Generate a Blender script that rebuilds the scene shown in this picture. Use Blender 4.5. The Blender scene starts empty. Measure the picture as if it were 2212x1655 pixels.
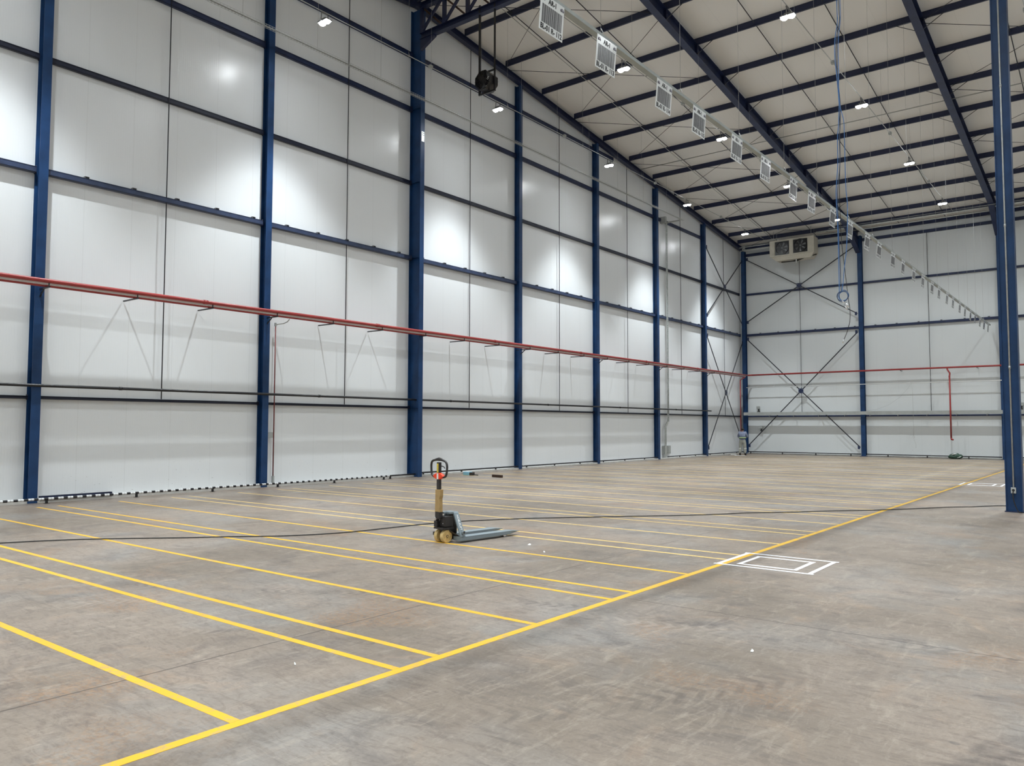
import bpy, bmesh, math, random
from mathutils import Vector, Matrix
random.seed(7)
PI = math.pi
S = bpy.context.scene
COL = S.collection

# ------------------------------------------------------------ camera, world, exposure
CAM = Vector((19.386, 0.0, 1.7685)); YAW, PITCH, ROLL, FPX = 0.66615, 0.05443, 0.001823, 1688.1
cam = bpy.data.objects.new('camera', bpy.data.cameras.new('camera')); COL.objects.link(cam)
cam.location = CAM
cam.rotation_euler = (Matrix.Rotation(YAW, 3, 'Z') @ Matrix.Rotation(PI/2 + PITCH, 3, 'X') @ Matrix.Rotation(ROLL, 3, 'Z')).to_euler()
cam.data.sensor_width = 36.0; cam.data.lens = FPX / 2212 * 36.0
cam.data.clip_start = 0.05; cam.data.clip_end = 300
S.camera = cam
w = bpy.data.worlds.new('world'); S.world = w; w.use_nodes = True
w.node_tree.nodes['Background'].inputs[0].default_value = (0.8, 0.9, 1, 1)
w.node_tree.nodes['Background'].inputs[1].default_value = 0.0
S.view_settings.view_transform = 'Standard'; S.view_settings.look = 'None'
S.view_settings.gamma = 1; S.view_settings.use_curve_mapping = False
S.view_settings.exposure = 0.0
LAMP_W = 3050.0          # watts of each floodlight's beam
LENS_E = 110.0           # what its lenses give off sideways
LAMP_COL = (0.90, 0.965, 1.0)
LAMP_X = [2.14, 7.26, 12.42, 17.54, 22.66]
LAMP_Y = [44.0, 36.35, 28.7, 21.1, 13.45, 5.8, -1.8, -8.6]
LAMP_Z = 12.95

# ------------------------------------------------------------ building dimensions
RIDGE_Y, SL = 19.2, 0.1179
def RZ(y, off=0.0): return 16.63 - SL*abs(y-RIDGE_Y) + off       # underside plane of the gable rafter
WALLX, FARY, NEARY, RIGHTX = -0.27, 49.2, -10.8, 28.5
SHEET = 0.45
COLY = [7.24 + 6*k for k in range(-1, 8)]    # left wall columns (k=0 first seen)
GIRT = {'D': 2.39, 'C': 7.63, 'B': 10.31, 'A': 12.95, 'E': 14.92}
PUR = [RIDGE_Y - 0.05 + 2.49*k for k in range(1, 12)]

# ------------------------------------------------------------ materials
def mat(name, col, rough=0.5, metal=0.0, spec=0.5, emit=None, es=0.0, bump=0.0, bscale=40.0, var=0.0, vscale=3.0):
    m = bpy.data.materials.new(name); m.use_nodes = True
    nt = m.node_tree; b = nt.nodes['Principled BSDF']
    b.inputs['Base Color'].default_value = (*col, 1); b.inputs['Roughness'].default_value = rough
    b.inputs['Metallic'].default_value = metal; b.inputs['Specular IOR Level'].default_value = spec
    if emit: b.inputs['Emission Color'].default_value = (*emit, 1); b.inputs['Emission Strength'].default_value = es
    if bump or var:
        tc = nt.nodes.new('ShaderNodeTexCoord'); n = nt.nodes.new('ShaderNodeTexNoise')
        nt.links.new(tc.outputs['Object'], n.inputs['Vector'])
        n.inputs['Scale'].default_value = vscale if var else bscale; n.inputs['Detail'].default_value = 5
        if var:
            mr = nt.nodes.new('ShaderNodeMapRange'); nt.links.new(n.outputs['Fac'], mr.inputs['Value'])
            mr.inputs['From Min'].default_value = .3; mr.inputs['From Max'].default_value = .7
            mr.inputs['To Min'].default_value = 1-var; mr.inputs['To Max'].default_value = 1+var
            mx = nt.nodes.new('ShaderNodeVectorMath'); mx.operation = 'SCALE'
            mx.inputs[0].default_value = col; nt.links.new(mr.outputs[0], mx.inputs['Scale'])
            nt.links.new(mx.outputs[0], b.inputs['Base Color'])
        if bump:
            bp = nt.nodes.new('ShaderNodeBump'); bp.inputs['Strength'].default_value = bump
            bp.inputs['Distance'].default_value = 0.01
            nt.links.new(n.outputs['Fac'], bp.inputs['Height']); nt.links.new(bp.outputs[0], b.inputs['Normal'])
    return m

class G:
    """tiny node-graph helper"""
    def __init__(s, nt): s.nt = nt
    def n(s, t, **k):
        x = s.nt.nodes.new(t)
        for a, v in k.items(): setattr(x, a, v)
        return x
    def put(s, sock, v):
        if isinstance(v, bpy.types.NodeSocket): s.nt.links.new(v, sock)
        elif isinstance(v, (tuple, list)) and sock.type == 'RGBA' and len(v) == 3: sock.default_value = (*v, 1)
        else: sock.default_value = v
    def m(s, op, a, b=0.0, c=0.0):
        x = s.n('ShaderNodeMath', operation=op)
        for i, v in enumerate((a, b, c)):
            s.put(x.inputs[i], v)
        return x.outputs[0]
    def noise(s, vec, scale, detail=3.0, rough=0.5, dist=0.0):
        x = s.n('ShaderNodeTexNoise'); s.put(x.inputs['Vector'], vec); x.inputs['Scale'].default_value = scale
        x.inputs['Detail'].default_value = detail; x.inputs['Roughness'].default_value = rough
        x.inputs['Distortion'].default_value = dist
        return x.outputs['Fac']
    def rng(s, v, a, b, c=0.0, d=1.0, smooth=False):
        x = s.n('ShaderNodeMapRange')
        if smooth: x.interpolation_type = 'SMOOTHSTEP'
        for i, q in enumerate((v, a, b, c, d)): s.put(x.inputs[i], q)
        return x.outputs[0]
    def mix(s, f, a, b):
        x = s.n('ShaderNodeMix', data_type='RGBA'); s.put(x.inputs[0], f); s.put(x.inputs[6], a); s.put(x.inputs[7], b)
        return x.outputs[2]

def panel_mat(name, axis, phase, col, rough=0.36, dirt=True):
    """insulated sandwich panel: joints every 1.147 m along the axis and fine ribs between them"""
    m = bpy.data.materials.new(name); m.use_nodes = True; nt = m.node_tree; g = G(nt)
    b = nt.nodes['Principled BSDF']
    geo = g.n('ShaderNodeNewGeometry'); sep = g.n('ShaderNodeSeparateXYZ'); g.put(sep.inputs[0], geo.outputs['Position'])
    u = sep.outputs['XYZ'.index(axis)]; z = sep.outputs[2]
    t = g.m('FRACT', g.m('DIVIDE', g.m('SUBTRACT', u, phase), 1.147))
    d = g.m('ABSOLUTE', g.m('SUBTRACT', g.m('FRACT', g.m('ADD', t, .5)), .5))     # 0 at the joint
    joint = g.rng(d, .003, .008, 1.0, 0.0)
    r = g.m('ABSOLUTE', g.m('SUBTRACT', g.m('FRACT', g.m('DIVIDE', u, .0574)), .5))
    ribs = g.rng(r, .05, .12, 0.0, 1.0)
    big = g.noise(geo.outputs['Position'], .35, 3)
    c = g.mix(g.rng(big, .3, .7), tuple(v*.97 for v in col), col)
    if dirt:
        mp = g.n('ShaderNodeMapping'); g.put(mp.inputs[0], geo.outputs['Position']); mp.inputs['Scale'].default_value = (3, 3, 9)
        sp = g.noise(mp.outputs[0], 3.2, 2, .5)
        low = g.rng(z, .1, 1.2, 1.0, 0.0)
        spots = g.m('MULTIPLY', g.rng(sp, .735, .76), low)
        c = g.mix(g.m('MULTIPLY', spots, .55), c, (.12, .11, .10))
    c = g.mix(g.m('MULTIPLY', joint, .14), c, (.34, .34, .33))
    g.put(b.inputs['Base Color'], c); b.inputs['Roughness'].default_value = rough; b.inputs['Specular IOR Level'].default_value = .7
    h = g.m('SUBTRACT', g.m('MULTIPLY', ribs, .0016), g.m('MULTIPLY', joint, .004))
    bp = g.n('ShaderNodeBump'); bp.inputs['Strength'].default_value = .35; bp.inputs['Distance'].default_value = 1.0
    g.put(bp.inputs['Height'], h); g.put(b.inputs['Normal'], bp.outputs[0])
    return m

def floor_mat():
    m = bpy.data.materials.new('power_floated_concrete'); m.use_nodes = True; nt = m.node_tree; g = G(nt)
    b = nt.nodes['Principled BSDF']; geo = g.n('ShaderNodeNewGeometry'); P = geo.outputs['Position']
    sep = g.n('ShaderNodeSeparateXYZ'); g.put(sep.inputs[0], P); X, Y = sep.outputs[0], sep.outputs[1]
    def mapped(sx, sy, rot=0.0):
        mp = g.n('ShaderNodeMapping'); g.put(mp.inputs[0], P); mp.inputs['Scale'].default_value = (sx, sy, 1)
        mp.inputs['Rotation'].default_value = (0, 0, rot); return mp.outputs[0]
    c = g.mix(g.rng(g.noise(P, .28, 4, .55), .38, .62), (.365, .325, .275), (.450, .400, .345))
    c = g.mix(g.m('MULTIPLY', g.rng(g.noise(P, .55, 3, .6, .4), .5, .72), .62), c, (.400, .395, .375))
    c = g.mix(g.m('MULTIPLY', g.rng(g.noise(mapped(1, 1), 1.1, 5, .65, 1.2), .52, .74), .50), c, (.255, .235, .215))
    c = g.mix(g.m('MULTIPLY', g.rng(g.noise(mapped(1, 1, .4), .8, 4, .7, 2.0), .56, .80), .45), c, (.56, .44, .335))
    # trowel swirls: stretched, distorted streaks
    wv = g.noise(mapped(1.0, 4.2, .9), 1.6, 6, .68, 1.6)
    c = g.mix(g.m('MULTIPLY', g.rng(wv, .52, .66), .34), c, (.27, .245, .22))
    wv2 = g.noise(mapped(3.4, .9, -.35), 1.9, 6, .7, 1.4)
    c = g.mix(g.m('MULTIPLY', g.rng(wv2, .53, .68), .30), c, (.60, .55, .47))
    sw = g.noise(mapped(1.0, 2.6, -.15), 3.4, 6, .72, 2.6)
    c = g.mix(g.m('MULTIPLY', g.rng(sw, .50, .60), .30), c, (.285, .25, .215))
    sw2 = g.noise(mapped(2.4, 1.0, .55), 4.6, 5, .7, 2.2)
    c = g.mix(g.m('MULTIPLY', g.rng(sw2, .53, .63), .16), c, (.56, .51, .44))
    rust = g.m('MULTIPLY', g.rng(g.noise(P, .62, 2, .5, .5), .60, .70), g.rng(g.noise(P, 26, 3, .7), .44, .60))
    c = g.mix(g.m('MULTIPLY', rust, .40), c, (.50, .34, .22))
    grit = g.noise(P, 42, 3, .7)
    c = g.mix(g.m('MULTIPLY', g.rng(grit, .35, .7), .18), c, (.25, .23, .21))
    # tyre tread prints: chevron bars along arcs
    tracks = [((9.3, 0), (13.8, 7.9), .30, .115), ((10.2, 4.1), (14.9, 6.6), .26, .13), ((11.7, 6.0), (17.5, 6.6), .22, .14),
              ((14.6, 6.2), (20.4, 7.4), .24, .15), ((15.6, 3.2), (18.2, 6.2), .30, .16), ((12.6, 1.2), (15.4, 5.9), .30, .12),
              ((8.0, 2.6), (12.9, 6.1), .28, .12), ((17.4, 1.5), (19.6, 6.9), .32, .17), ((18.3, 5.0), (24.0, 7.6), .26, .16),
              ((10.6, 1.0), (13.4, 4.4), .28, .12), ((11.0, 8.0), (17.0, 12.8), .26, .14)]
    for i, ((x0, y0), (x1, y1), wd, pe) in enumerate(tracks):
        L = math.hypot(x1-x0, y1-y0); ux, uy = (x1-x0)/L, (y1-y0)/L
        dx = g.m('SUBTRACT', X, x0); dy = g.m('SUBTRACT', Y, y0)
        s_ = g.m('ADD', g.m('MULTIPLY', dx, ux), g.m('MULTIPLY', dy, uy))
        q = g.m('SUBTRACT', g.m('MULTIPLY', dy, ux), g.m('MULTIPLY', dx, uy))
        q = g.m('ADD', q, g.m('MULTIPLY', g.m('SINE', g.m('MULTIPLY', s_, .9 + .13*i)), .16))
        aq = g.m('ABSOLUTE', q)
        band = g.rng(aq, wd/2-.03, wd/2, 1.0, 0.0)
        ends = g.m('MULTIPLY', g.rng(s_, 0, .8), g.rng(s_, L-.8, L, 1.0, 0.0))
        chev = g.m('FRACT', g.m('DIVIDE', g.m('ADD', s_, g.m('MULTIPLY', aq, .8)), pe))
        bars = g.rng(g.m('ABSOLUTE', g.m('SUBTRACT', chev, .5)), .14, .30, 1.0, 0.0)
        fade = g.rng(g.noise(P, .9, 2), .42, .62)
        f = g.m('MULTIPLY', g.m('MULTIPLY', band, ends), g.m('MULTIPLY', bars, fade))
        c = g.mix(g.m('MULTIPLY', f, .26), c, (.215, .195, .175) if i % 3 else (.56, .51, .45))
    vm = g.n('ShaderNodeVectorMath', operation='MULTIPLY_ADD'); g.put(vm.inputs[0], c); vm.inputs[1].default_value = (2.1*.56, 2.1*.53, 2.1*.505)
    vm.inputs[2].default_value = (-1.1*.56*.405, -1.1*.53*.372, -1.1*.505*.325); c = vm.outputs[0]
    # small dark spots
    vo = g.n('ShaderNodeTexVoronoi'); g.put(vo.inputs['Vector'], P); vo.inputs['Scale'].default_value = 1.5
    sp = g.m('MULTIPLY', g.rng(g.m('ADD', vo.outputs['Distance'], g.m('MULTIPLY', g.noise(P, 22, 2), .05)), .062, .082, 1.0, 0.0), g.rng(g.noise(P, 1.7, 1), .55, .58))
    c = g.mix(g.m('MULTIPLY', sp, .60), c, (.08, .075, .07))
    # saw-cut joints
    def line(v, at, wd):
        return g.rng(g.m('ABSOLUTE', g.m('SUBTRACT', g.m('ADD', v, g.m('MULTIPLY', g.noise(P, 1.2, 2), .012)), at)), wd*.5, wd, 1.0, 0.0)
    j = g.m('MAXIMUM', g.m('MAXIMUM', line(X, 13.87, .010), line(Y, 7.12, .008)), line(X, .56, .008))
    c = g.mix(g.m('MULTIPLY', j, .8), c, (.05, .042, .035))
    dust = g.m('MULTIPLY', g.rng(g.m('ABSOLUTE', g.m('SUBTRACT', X, 13.7)), .0, .35, 1.0, 0.0), g.rng(Y, 20, 27))
    c = g.mix(g.m('MULTIPLY', dust, .25), c, (.42, .36, .28))
    g.put(b.inputs['Base Color'], c)
    g.put(b.inputs['Roughness'], g.rng(g.noise(P, 1.3, 4), .3, .7, .36, .52))
    b.inputs['Specular IOR Level'].default_value = .45
    bp = g.n('ShaderNodeBump'); bp.inputs['Strength'].default_value = .25; bp.inputs['Distance'].default_value = .004
    g.put(bp.inputs['Height'], g.m('SUBTRACT', g.noise(P, 7, 4), g.m('MULTIPLY', j, 1.5))); g.put(b.inputs['Normal'], bp.outputs[0])
    return m

def tape_mat(name, col, worn):
    m = bpy.data.materials.new(name); m.use_nodes = True; nt = m.node_tree; g = G(nt); b = nt.nodes['Principled BSDF']
    P = g.n('ShaderNodeNewGeometry').outputs['Position']
    mp = g.n('ShaderNodeMapping'); g.put(mp.inputs[0], P); mp.inputs['Scale'].default_value = (3, 3, 1); mp.inputs['Rotation'].default_value = (0, 0, .5)
    c = g.mix(g.m('MULTIPLY', g.rng(g.noise(mp.outputs[0], 2.6, 5, .75, 1.2), .52, .64), worn), col, (.36, .29, .17))
    c = g.mix(g.m('MULTIPLY', g.rng(g.noise(P, .8, 2), .4, .65), worn*.5), c, tuple(v*.8 for v in col))
    g.put(b.inputs['Base Color'], c); b.inputs['Roughness'].default_value = .45
    return m

M = {}
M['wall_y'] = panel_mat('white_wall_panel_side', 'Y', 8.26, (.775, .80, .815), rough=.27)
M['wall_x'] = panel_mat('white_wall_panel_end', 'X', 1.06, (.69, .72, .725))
M['roof'] = panel_mat('white_roof_panel', 'X', .3, (.80, .785, .745), rough=.5, dirt=False)
M['floor'] = floor_mat()
M['blue'] = mat('dark_blue_paint', (.009, .041, .122), .42, spec=.35, var=.25, vscale=2.2)
M['blued'] = mat('dark_blue_girt_paint', (.012, .022, .068), .42, var=.25, vscale=3)
M['girtdark'] = mat('blackish_blue_girt_paint', (.010, .014, .034), .40)
M['girtpale'] = mat('greyish_blue_girt_paint', (.030, .046, .10), .40, var=.3, vscale=4)
M['navy'] = mat('navy_roof_steel_paint', (.008, .014, .050), .42)
M['black'] = mat('black_steel', (.012, .012, .014), .32)
M['rod'] = mat('dark_rod_steel', (.018, .020, .028), .5)
M['galv'] = mat('galvanised_steel', (.55, .57, .56), .42, metal=.55, var=.12, vscale=8)
M['greytray'] = mat('grey_trunking', (.36, .375, .36), .5, var=.08, vscale=4)
M['traygalv'] = mat('dull_galvanised_tray', (.32, .345, .325), .5, metal=.15, var=.1, vscale=3)
M['conduit'] = mat('grey_conduit', (.36, .37, .35), .45, metal=.3)
M['wire'] = mat('steel_wire', (.45, .45, .44), .5, metal=.3)
M['red'] = mat('red_pipe_paint', (.33, .036, .034), .40, var=.12, vscale=3)
M['maroon'] = mat('dark_red_pipe_paint', (.17, .020, .018), .4)
M['clip'] = mat('grey_clip_steel', (.17, .17, .17), .5)
M['white'] = mat('white_plastic', (.80, .81, .81), .35)
M['pvc'] = mat('white_pvc', (.74, .75, .74), .3)
M['concrete'] = mat('plinth_concrete', (.50, .49, .46), .8, bump=.3, var=.12, vscale=6)
M['lens'] = mat('lit_lamp_lens', (.9, .9, .9), .3, emit=LAMP_COL, es=LENS_E)
M['housing'] = mat('grey_lamp_housing', (.22, .22, .22), .4, metal=.5)
M['yellow'] = tape_mat('yellow_floor_tape', (.72, .41, .014), .75)
M['paleyellow'] = tape_mat('yellow_floor_tape_dusty', (.66, .46, .15), .95)
M['whitetape'] = tape_mat('white_floor_tape', (.86, .88, .92), .10)
M['cream'] = mat('cream_unit_casing', (.50, .47, .39), .45, var=.08, vscale=3)
M['fanblack'] = mat('black_fan_plastic', (.012, .012, .013), .35)
M['fanblade'] = mat('grey_fan_blade', (.16, .16, .16), .28, metal=.6)
M['rubber'] = mat('black_rubber_cable', (.012, .011, .010), .55)
M['bluecable'] = mat('blue_cable_jacket', (.045, .15, .38), .35)
M['greycable'] = mat('grey_blue_cable_jacket', (.035, .065, .13), .4)
M['chrome'] = mat('bright_metal', (.85, .85, .87), .18, metal=1)
M['signwhite'] = mat('white_sign_board', (.80, .82, .81), .13)
M['ink'] = mat('black_ink', (.012, .012, .014), .3)
M['barink'] = mat('grey_bar_ink', (.15, .15, .155), .2)
M['logo'] = mat('dark_violet_ink', (.05, .035, .10), .3)
M['jackgrey'] = mat('grey_blue_truck_paint', (.20, .245, .27), .38)
M['jackblack'] = mat('black_truck_plastic', (.022, .020, .020), .42)
M['nylon'] = mat('cream_nylon_wheel', (.62, .45, .19), .42, var=.1, vscale=20)
M['hub'] = mat('dark_wheel_hub', (.06, .03, .02), .4)
M['orange'] = mat('orange_red_plastic', (.80, .055, .012), .35)
M['card'] = mat('brown_cardboard', (.38, .255, .105), .75, var=.12, vscale=12)
M['stickery'] = mat('yellow_sticker', (.72, .55, .05), .45)
M['skyblue'] = mat('light_blue_plastic', (.22, .46, .60), .35)
M['wood'] = mat('dark_wood', (.045, .022, .012), .6, var=.2, vscale=20)
M['tarp'] = mat('dark_green_bag_fabric', (.03, .07, .045), .6, var=.3, vscale=15)
M['bag_white'] = mat('white_bag_stripe', (.62, .66, .62), .6)
M['skin'] = mat('brown_skin', (.16, .08, .05), .5)
M['hair'] = mat('black_hair', (.012, .010, .010), .6)
M['shirt'] = mat('blue_grey_work_shirt', (.235, .27, .38), .8, var=.12, vscale=12)
M['vest'] = mat('dark_grey_work_shirt', (.11, .13, .16), .8)
M['trousers'] = mat('grey_olive_work_trousers', (.36, .37, .33), .85, var=.16, vscale=9)
M['lime'] = mat('lime_reflective_band', (.62, .85, .35), .4)
M['silver'] = mat('silver_reflective_band', (.70, .72, .70), .35)
M['boot'] = mat('dark_boot_leather', (.03, .025, .022), .6)
M['paper'] = mat('white_paper', (.82, .82, .80), .7)
M['darkglass'] = mat('dark_glass', (.02, .02, .022), .1)
def stripes_mat():
    m = bpy.data.materials.new('black_white_stripes'); m.use_nodes = True; g = G(m.node_tree); b = m.node_tree.nodes['Principled BSDF']
    sep = g.n('ShaderNodeSeparateXYZ'); g.put(sep.inputs[0], g.n('ShaderNodeNewGeometry').outputs['Position'])
    t = g.m('FRACT', g.m('DIVIDE', sep.outputs[1], .205))
    k = g.m('LESS_THAN', t, .44); thin = g.m('LESS_THAN', g.m('ABSOLUTE', g.m('SUBTRACT', t, .72)), .025)
    c = g.mix(g.m('MAXIMUM', k, g.m('MULTIPLY', thin, .6)), (.74, .75, .75), (.012, .012, .015))
    g.put(b.inputs['Base Color'], c); b.inputs['Roughness'].default_value = .35
    return m
M['stripes'] = stripes_mat()

# ------------------------------------------------------------ mesh + object helpers
def wloc(o):
    v = Vector((0, 0, 0))
    while o is not None: v += o.location; o = o.parent
    return v
class MB:
    def __init__(s): s.bm = bmesh.new()
    def box(s, a, b, mtx=None):
        x0, x1 = sorted((a[0], b[0])); y0, y1 = sorted((a[1], b[1])); z0, z1 = sorted((a[2], b[2]))
        vs = [s.bm.verts.new(mtx @ Vector(p) if mtx else p) for p in
              [(x0,y0,z0),(x1,y0,z0),(x1,y1,z0),(x0,y1,z0),(x0,y0,z1),(x1,y0,z1),(x1,y1,z1),(x0,y1,z1)]]
        for f in ((0,3,2,1),(4,5,6,7),(0,1,5,4),(1,2,6,5),(2,3,7,6),(3,0,4,7)): s.bm.faces.new([vs[i] for i in f])
        return s
    def bar(s, p, q, wd, ht=None, up=(0, 0, 1)):
        """rectangular bar from p to q, width wd (sideways) and height ht (towards up)"""
        ht = ht or wd; p, q = Vector(p), Vector(q); d = (q-p).normalized(); up = Vector(up)
        side = d.cross(up)
        if side.length < 1e-4: side = d.cross(Vector((0, 1, 0)))
        side.normalize(); u2 = side.cross(d)
        vs = []
        for e in (p, q):
            for a, b in ((-1,-1),(1,-1),(1,1),(-1,1)): vs.append(s.bm.verts.new(e + side*a*wd/2 + u2*b*ht/2))
        for f in ((0,3,2,1),(4,5,6,7),(0,1,5,4),(1,2,6,5),(2,3,7,6),(3,0,4,7)): s.bm.faces.new([vs[i] for i in f])
        return s
    def ibeam(s, p, q, wd, dp, tf=.016, tw=.010, up=(0, 0, 1)):
        p, q, up = Vector(p), Vector(q), Vector(up); d = (q-p).normalized(); up = (up - d*up.dot(d)).normalized()
        o = up*(dp/2 - tf/2)
        s.bar(p+o, q+o, wd, tf, up); s.bar(p-o, q-o, wd, tf, up); s.bar(p, q, tw, dp-2*tf, up); return s
    def channel(s, p, q, wd, dp, t=.006, up=(0, 0, 1), side=1):
        p, q, up = Vector(p), Vector(q), Vector(up); d = (q-p).normalized(); up = (up-d*up.dot(d)).normalized(); sd = d.cross(up)*side
        s.bar(p + sd*(wd/2 - t/2), q + sd*(wd/2 - t/2), t, dp, up)
        for k in (-1, 1): s.bar(p + up*k*(dp/2 - t/2), q + up*k*(dp/2 - t/2), wd, t, up)
        return s
    def tube(s, pts, r, n=10, closed=False, caps=True):
        pts = [Vector(p) for p in pts]; rr = r if isinstance(r, (list, tuple)) else [r]*len(pts)
        rings = []; prev = None
        for i, p in enumerate(pts):
            if closed: t = (pts[(i+1) % len(pts)] - pts[i-1]).normalized()
            else: t = (pts[min(i+1, len(pts)-1)] - pts[max(i-1, 0)]).normalized()
            if prev is None:
                a = Vector((0, 0, 1)) if abs(t.z) < .9 else Vector((1, 0, 0)); nrm = t.cross(a).normalized()
            else: nrm = (prev - t*prev.dot(t)).normalized()
            prev = nrm; bn = t.cross(nrm)
            rings.append([s.bm.verts.new(p + (nrm*math.cos(2*PI*k/n) + bn*math.sin(2*PI*k/n))*rr[i]) for k in range(n)])
        m = len(rings)
        for i in range(m if closed else m-1):
            A, B = rings[i], rings[(i+1) % m]
            for k in range(n):
                f = s.bm.faces.new((A[k], A[(k+1) % n], B[(k+1) % n], B[k])); f.smooth = True
        if caps and not closed:
            s.bm.faces.new(rings[0][::-1]); s.bm.faces.new(rings[-1])
        return s
    def cyl(s, p, q, r, n=16, r2=None): return s.tube([p, q], [r, r if r2 is None else r2], n)
    def ring(s, c, axis, r0, r1, t, n=24):
        """flat annulus of thickness t centred at c, around axis"""
        c, axis = Vector(c), Vector(axis).normalized(); a = axis.orthogonal().normalized(); b = axis.cross(a); vs = []
        for k in range(n):
            e = a*math.cos(2*PI*k/n) + b*math.sin(2*PI*k/n)
            vs.append([s.bm.verts.new(c + e*r + axis*h) for r, h in ((r0, -t/2), (r1, -t/2), (r1, t/2), (r0, t/2))])
        for k in range(n):
            A, B = vs[k], vs[(k+1) % n]
            for j in range(4): s.bm.faces.new((A[j], A[(j+1) % 4], B[(j+1) % 4], B[j]))
        return s
    def prism(s, poly, d):
        """extrude a polygon (3D points) by vector d"""
        d = Vector(d); A = [s.bm.verts.new(Vector(p)) for p in poly]; B = [s.bm.verts.new(Vector(p) + d) for p in poly]
        s.bm.faces.new(A[::-1]); s.bm.faces.new(B); n = len(A)
        for i in range(n): s.bm.faces.new((A[i], A[(i+1) % n], B[(i+1) % n], B[i]))
        return s
    def ball(s, c, r, seg=12, sc=(1, 1, 1)):
        mt = Matrix.Translation(Vector(c)) @ Matrix.Diagonal((*sc, 1))
        q = bmesh.ops.create_uvsphere(s.bm, u_segments=seg, v_segments=max(6, seg//2), radius=r, matrix=mt)
        for v in q['verts']:
            for f in v.link_faces: f.smooth = True
        return s
    def build(s, name, m, parent=None, local=False, bevel=0.0, label=None):
        bmesh.ops.recalc_face_normals(s.bm, faces=s.bm.faces[:])
        me = bpy.data.meshes.new(name)
        o = bpy.data.objects.new(name, me); COL.objects.link(o)
        if parent is not None:
            o.parent = parent
            if not local:
                bmesh.ops.translate(s.bm, verts=s.bm.verts[:], vec=-wloc(parent))
        else:
            xs = [v.co for v in s.bm.verts]
            c = Vector(((min(v.x for v in xs)+max(v.x for v in xs))/2, (min(v.y for v in xs)+max(v.y for v in xs))/2, min(v.z for v in xs)))
            bmesh.ops.translate(s.bm, verts=s.bm.verts[:], vec=-c); o.location = c
        s.bm.to_mesh(me); s.bm.free()
        me.materials.append(m if isinstance(m, bpy.types.Material) else M[m])
        if bevel:
            bv = o.modifiers.new('bevel', 'BEVEL'); bv.width = bevel; bv.segments = 2; bv.limit_method = 'ANGLE'
        if label: o['label'] = label
        return o
def tag(o, label, cat, group=None, kind=None):
    o['label'] = label; o['category'] = cat
    if group: o['group'] = group
    if kind: o['kind'] = kind
    return o
def thing(name, loc, label, cat, group=None, rz=0.0):
    o = bpy.data.objects.new(name, None); COL.objects.link(o); o.location = loc; o.rotation_euler = (0, 0, rz)
    o.empty_display_size = .2
    return tag(o, label, cat, group)
def dup(root, loc, label=None):
    r = root.copy(); COL.objects.link(r); r.location = loc
    if label: r['label'] = label
    def rec(src, dst):
        for ch in list(src.children):
            c = ch.copy(); COL.objects.link(c); c.parent = dst; rec(ch, c)
    rec(root, r); return r
def struct(name, mb, m, label=None):
    o = mb.build(name, m); o['kind'] = 'structure'
    if label: o['label'] = label
    return o
def text_mesh(txt, size, m, parent, mtx, name='lettering', weight=0.0, ext=.0008, ax='CENTER', sx=1.0):
    cu = bpy.data.curves.new(name, 'FONT'); cu.body = txt; cu.size = size; cu.align_x = ax; cu.align_y = 'CENTER'
    cu.extrude = ext; cu.offset = weight; cu.resolution_u = 3
    t = bpy.data.objects.new(name, cu); COL.objects.link(t)
    dg = bpy.context.evaluated_depsgraph_get(); me = bpy.data.meshes.new_from_object(t.evaluated_get(dg))
    bpy.data.objects.remove(t)
    me.transform(mtx @ Matrix.Diagonal((sx, 1, 1, 1))); o = bpy.data.objects.new(name, me); COL.objects.link(o)
    me.materials.clear(); me.materials.append(M[m]); o.parent = parent
    return o
ORD = ['first','second','third','fourth','fifth','sixth','seventh','eighth','ninth','tenth','eleventh','twelfth','thirteenth',
       'fourteenth','fifteenth','sixteenth','seventeenth','eighteenth','nineteenth','twentieth','twenty-first','twenty-second',
       'twenty-third','twenty-fourth','twenty-fifth','twenty-sixth','twenty-seventh','twenty-eighth','twenty-ninth','thirtieth',
       'thirty-first','thirty-second','thirty-third','thirty-fourth']

# ============================================================ SETTING
T = .12
struct('floor', MB().box((WALLX-T, NEARY-T, -.2), (RIGHTX+T, FARY+T, 0)), 'floor')
def gable(x0, x1, name):
    top = lambda y: RZ(y, SHEET+.02)
    mb = MB().prism([(x0, NEARY-T, 0), (x0, FARY+T, 0), (x0, FARY+T, top(FARY+T)), (x0, RIDGE_Y, top(RIDGE_Y)), (x0, NEARY-T, top(NEARY-T))], (x1-x0, 0, 0))
    return struct(name, mb, 'wall_y')
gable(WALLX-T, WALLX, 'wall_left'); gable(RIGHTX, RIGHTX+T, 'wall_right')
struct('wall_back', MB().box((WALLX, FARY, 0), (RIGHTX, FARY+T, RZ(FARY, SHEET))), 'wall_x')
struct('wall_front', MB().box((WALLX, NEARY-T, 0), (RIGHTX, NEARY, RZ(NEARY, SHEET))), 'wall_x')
mb = MB()
ys = [NEARY-T, RIDGE_Y, FARY+T]
mb.prism([(WALLX-T, y, RZ(y, SHEET)) for y in ys] + [(WALLX-T, y, RZ(y, SHEET+.1)) for y in ys[::-1]], (RIGHTX-WALLX+2*T, 0, 0))
struct('ceiling', mb, 'roof')
# concrete plinth at the foot of the walls
struct('baseboard_left', MB().box((WALLX, NEARY, 0), (-.02, FARY, .055)), 'concrete', 'low pale concrete plinth along the foot of the left wall')
struct('baseboard_back', MB().box((-.02, 49.0, 0), (RIGHTX, FARY, .06)), 'concrete', 'low pale concrete plinth along the foot of the end wall')

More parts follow.
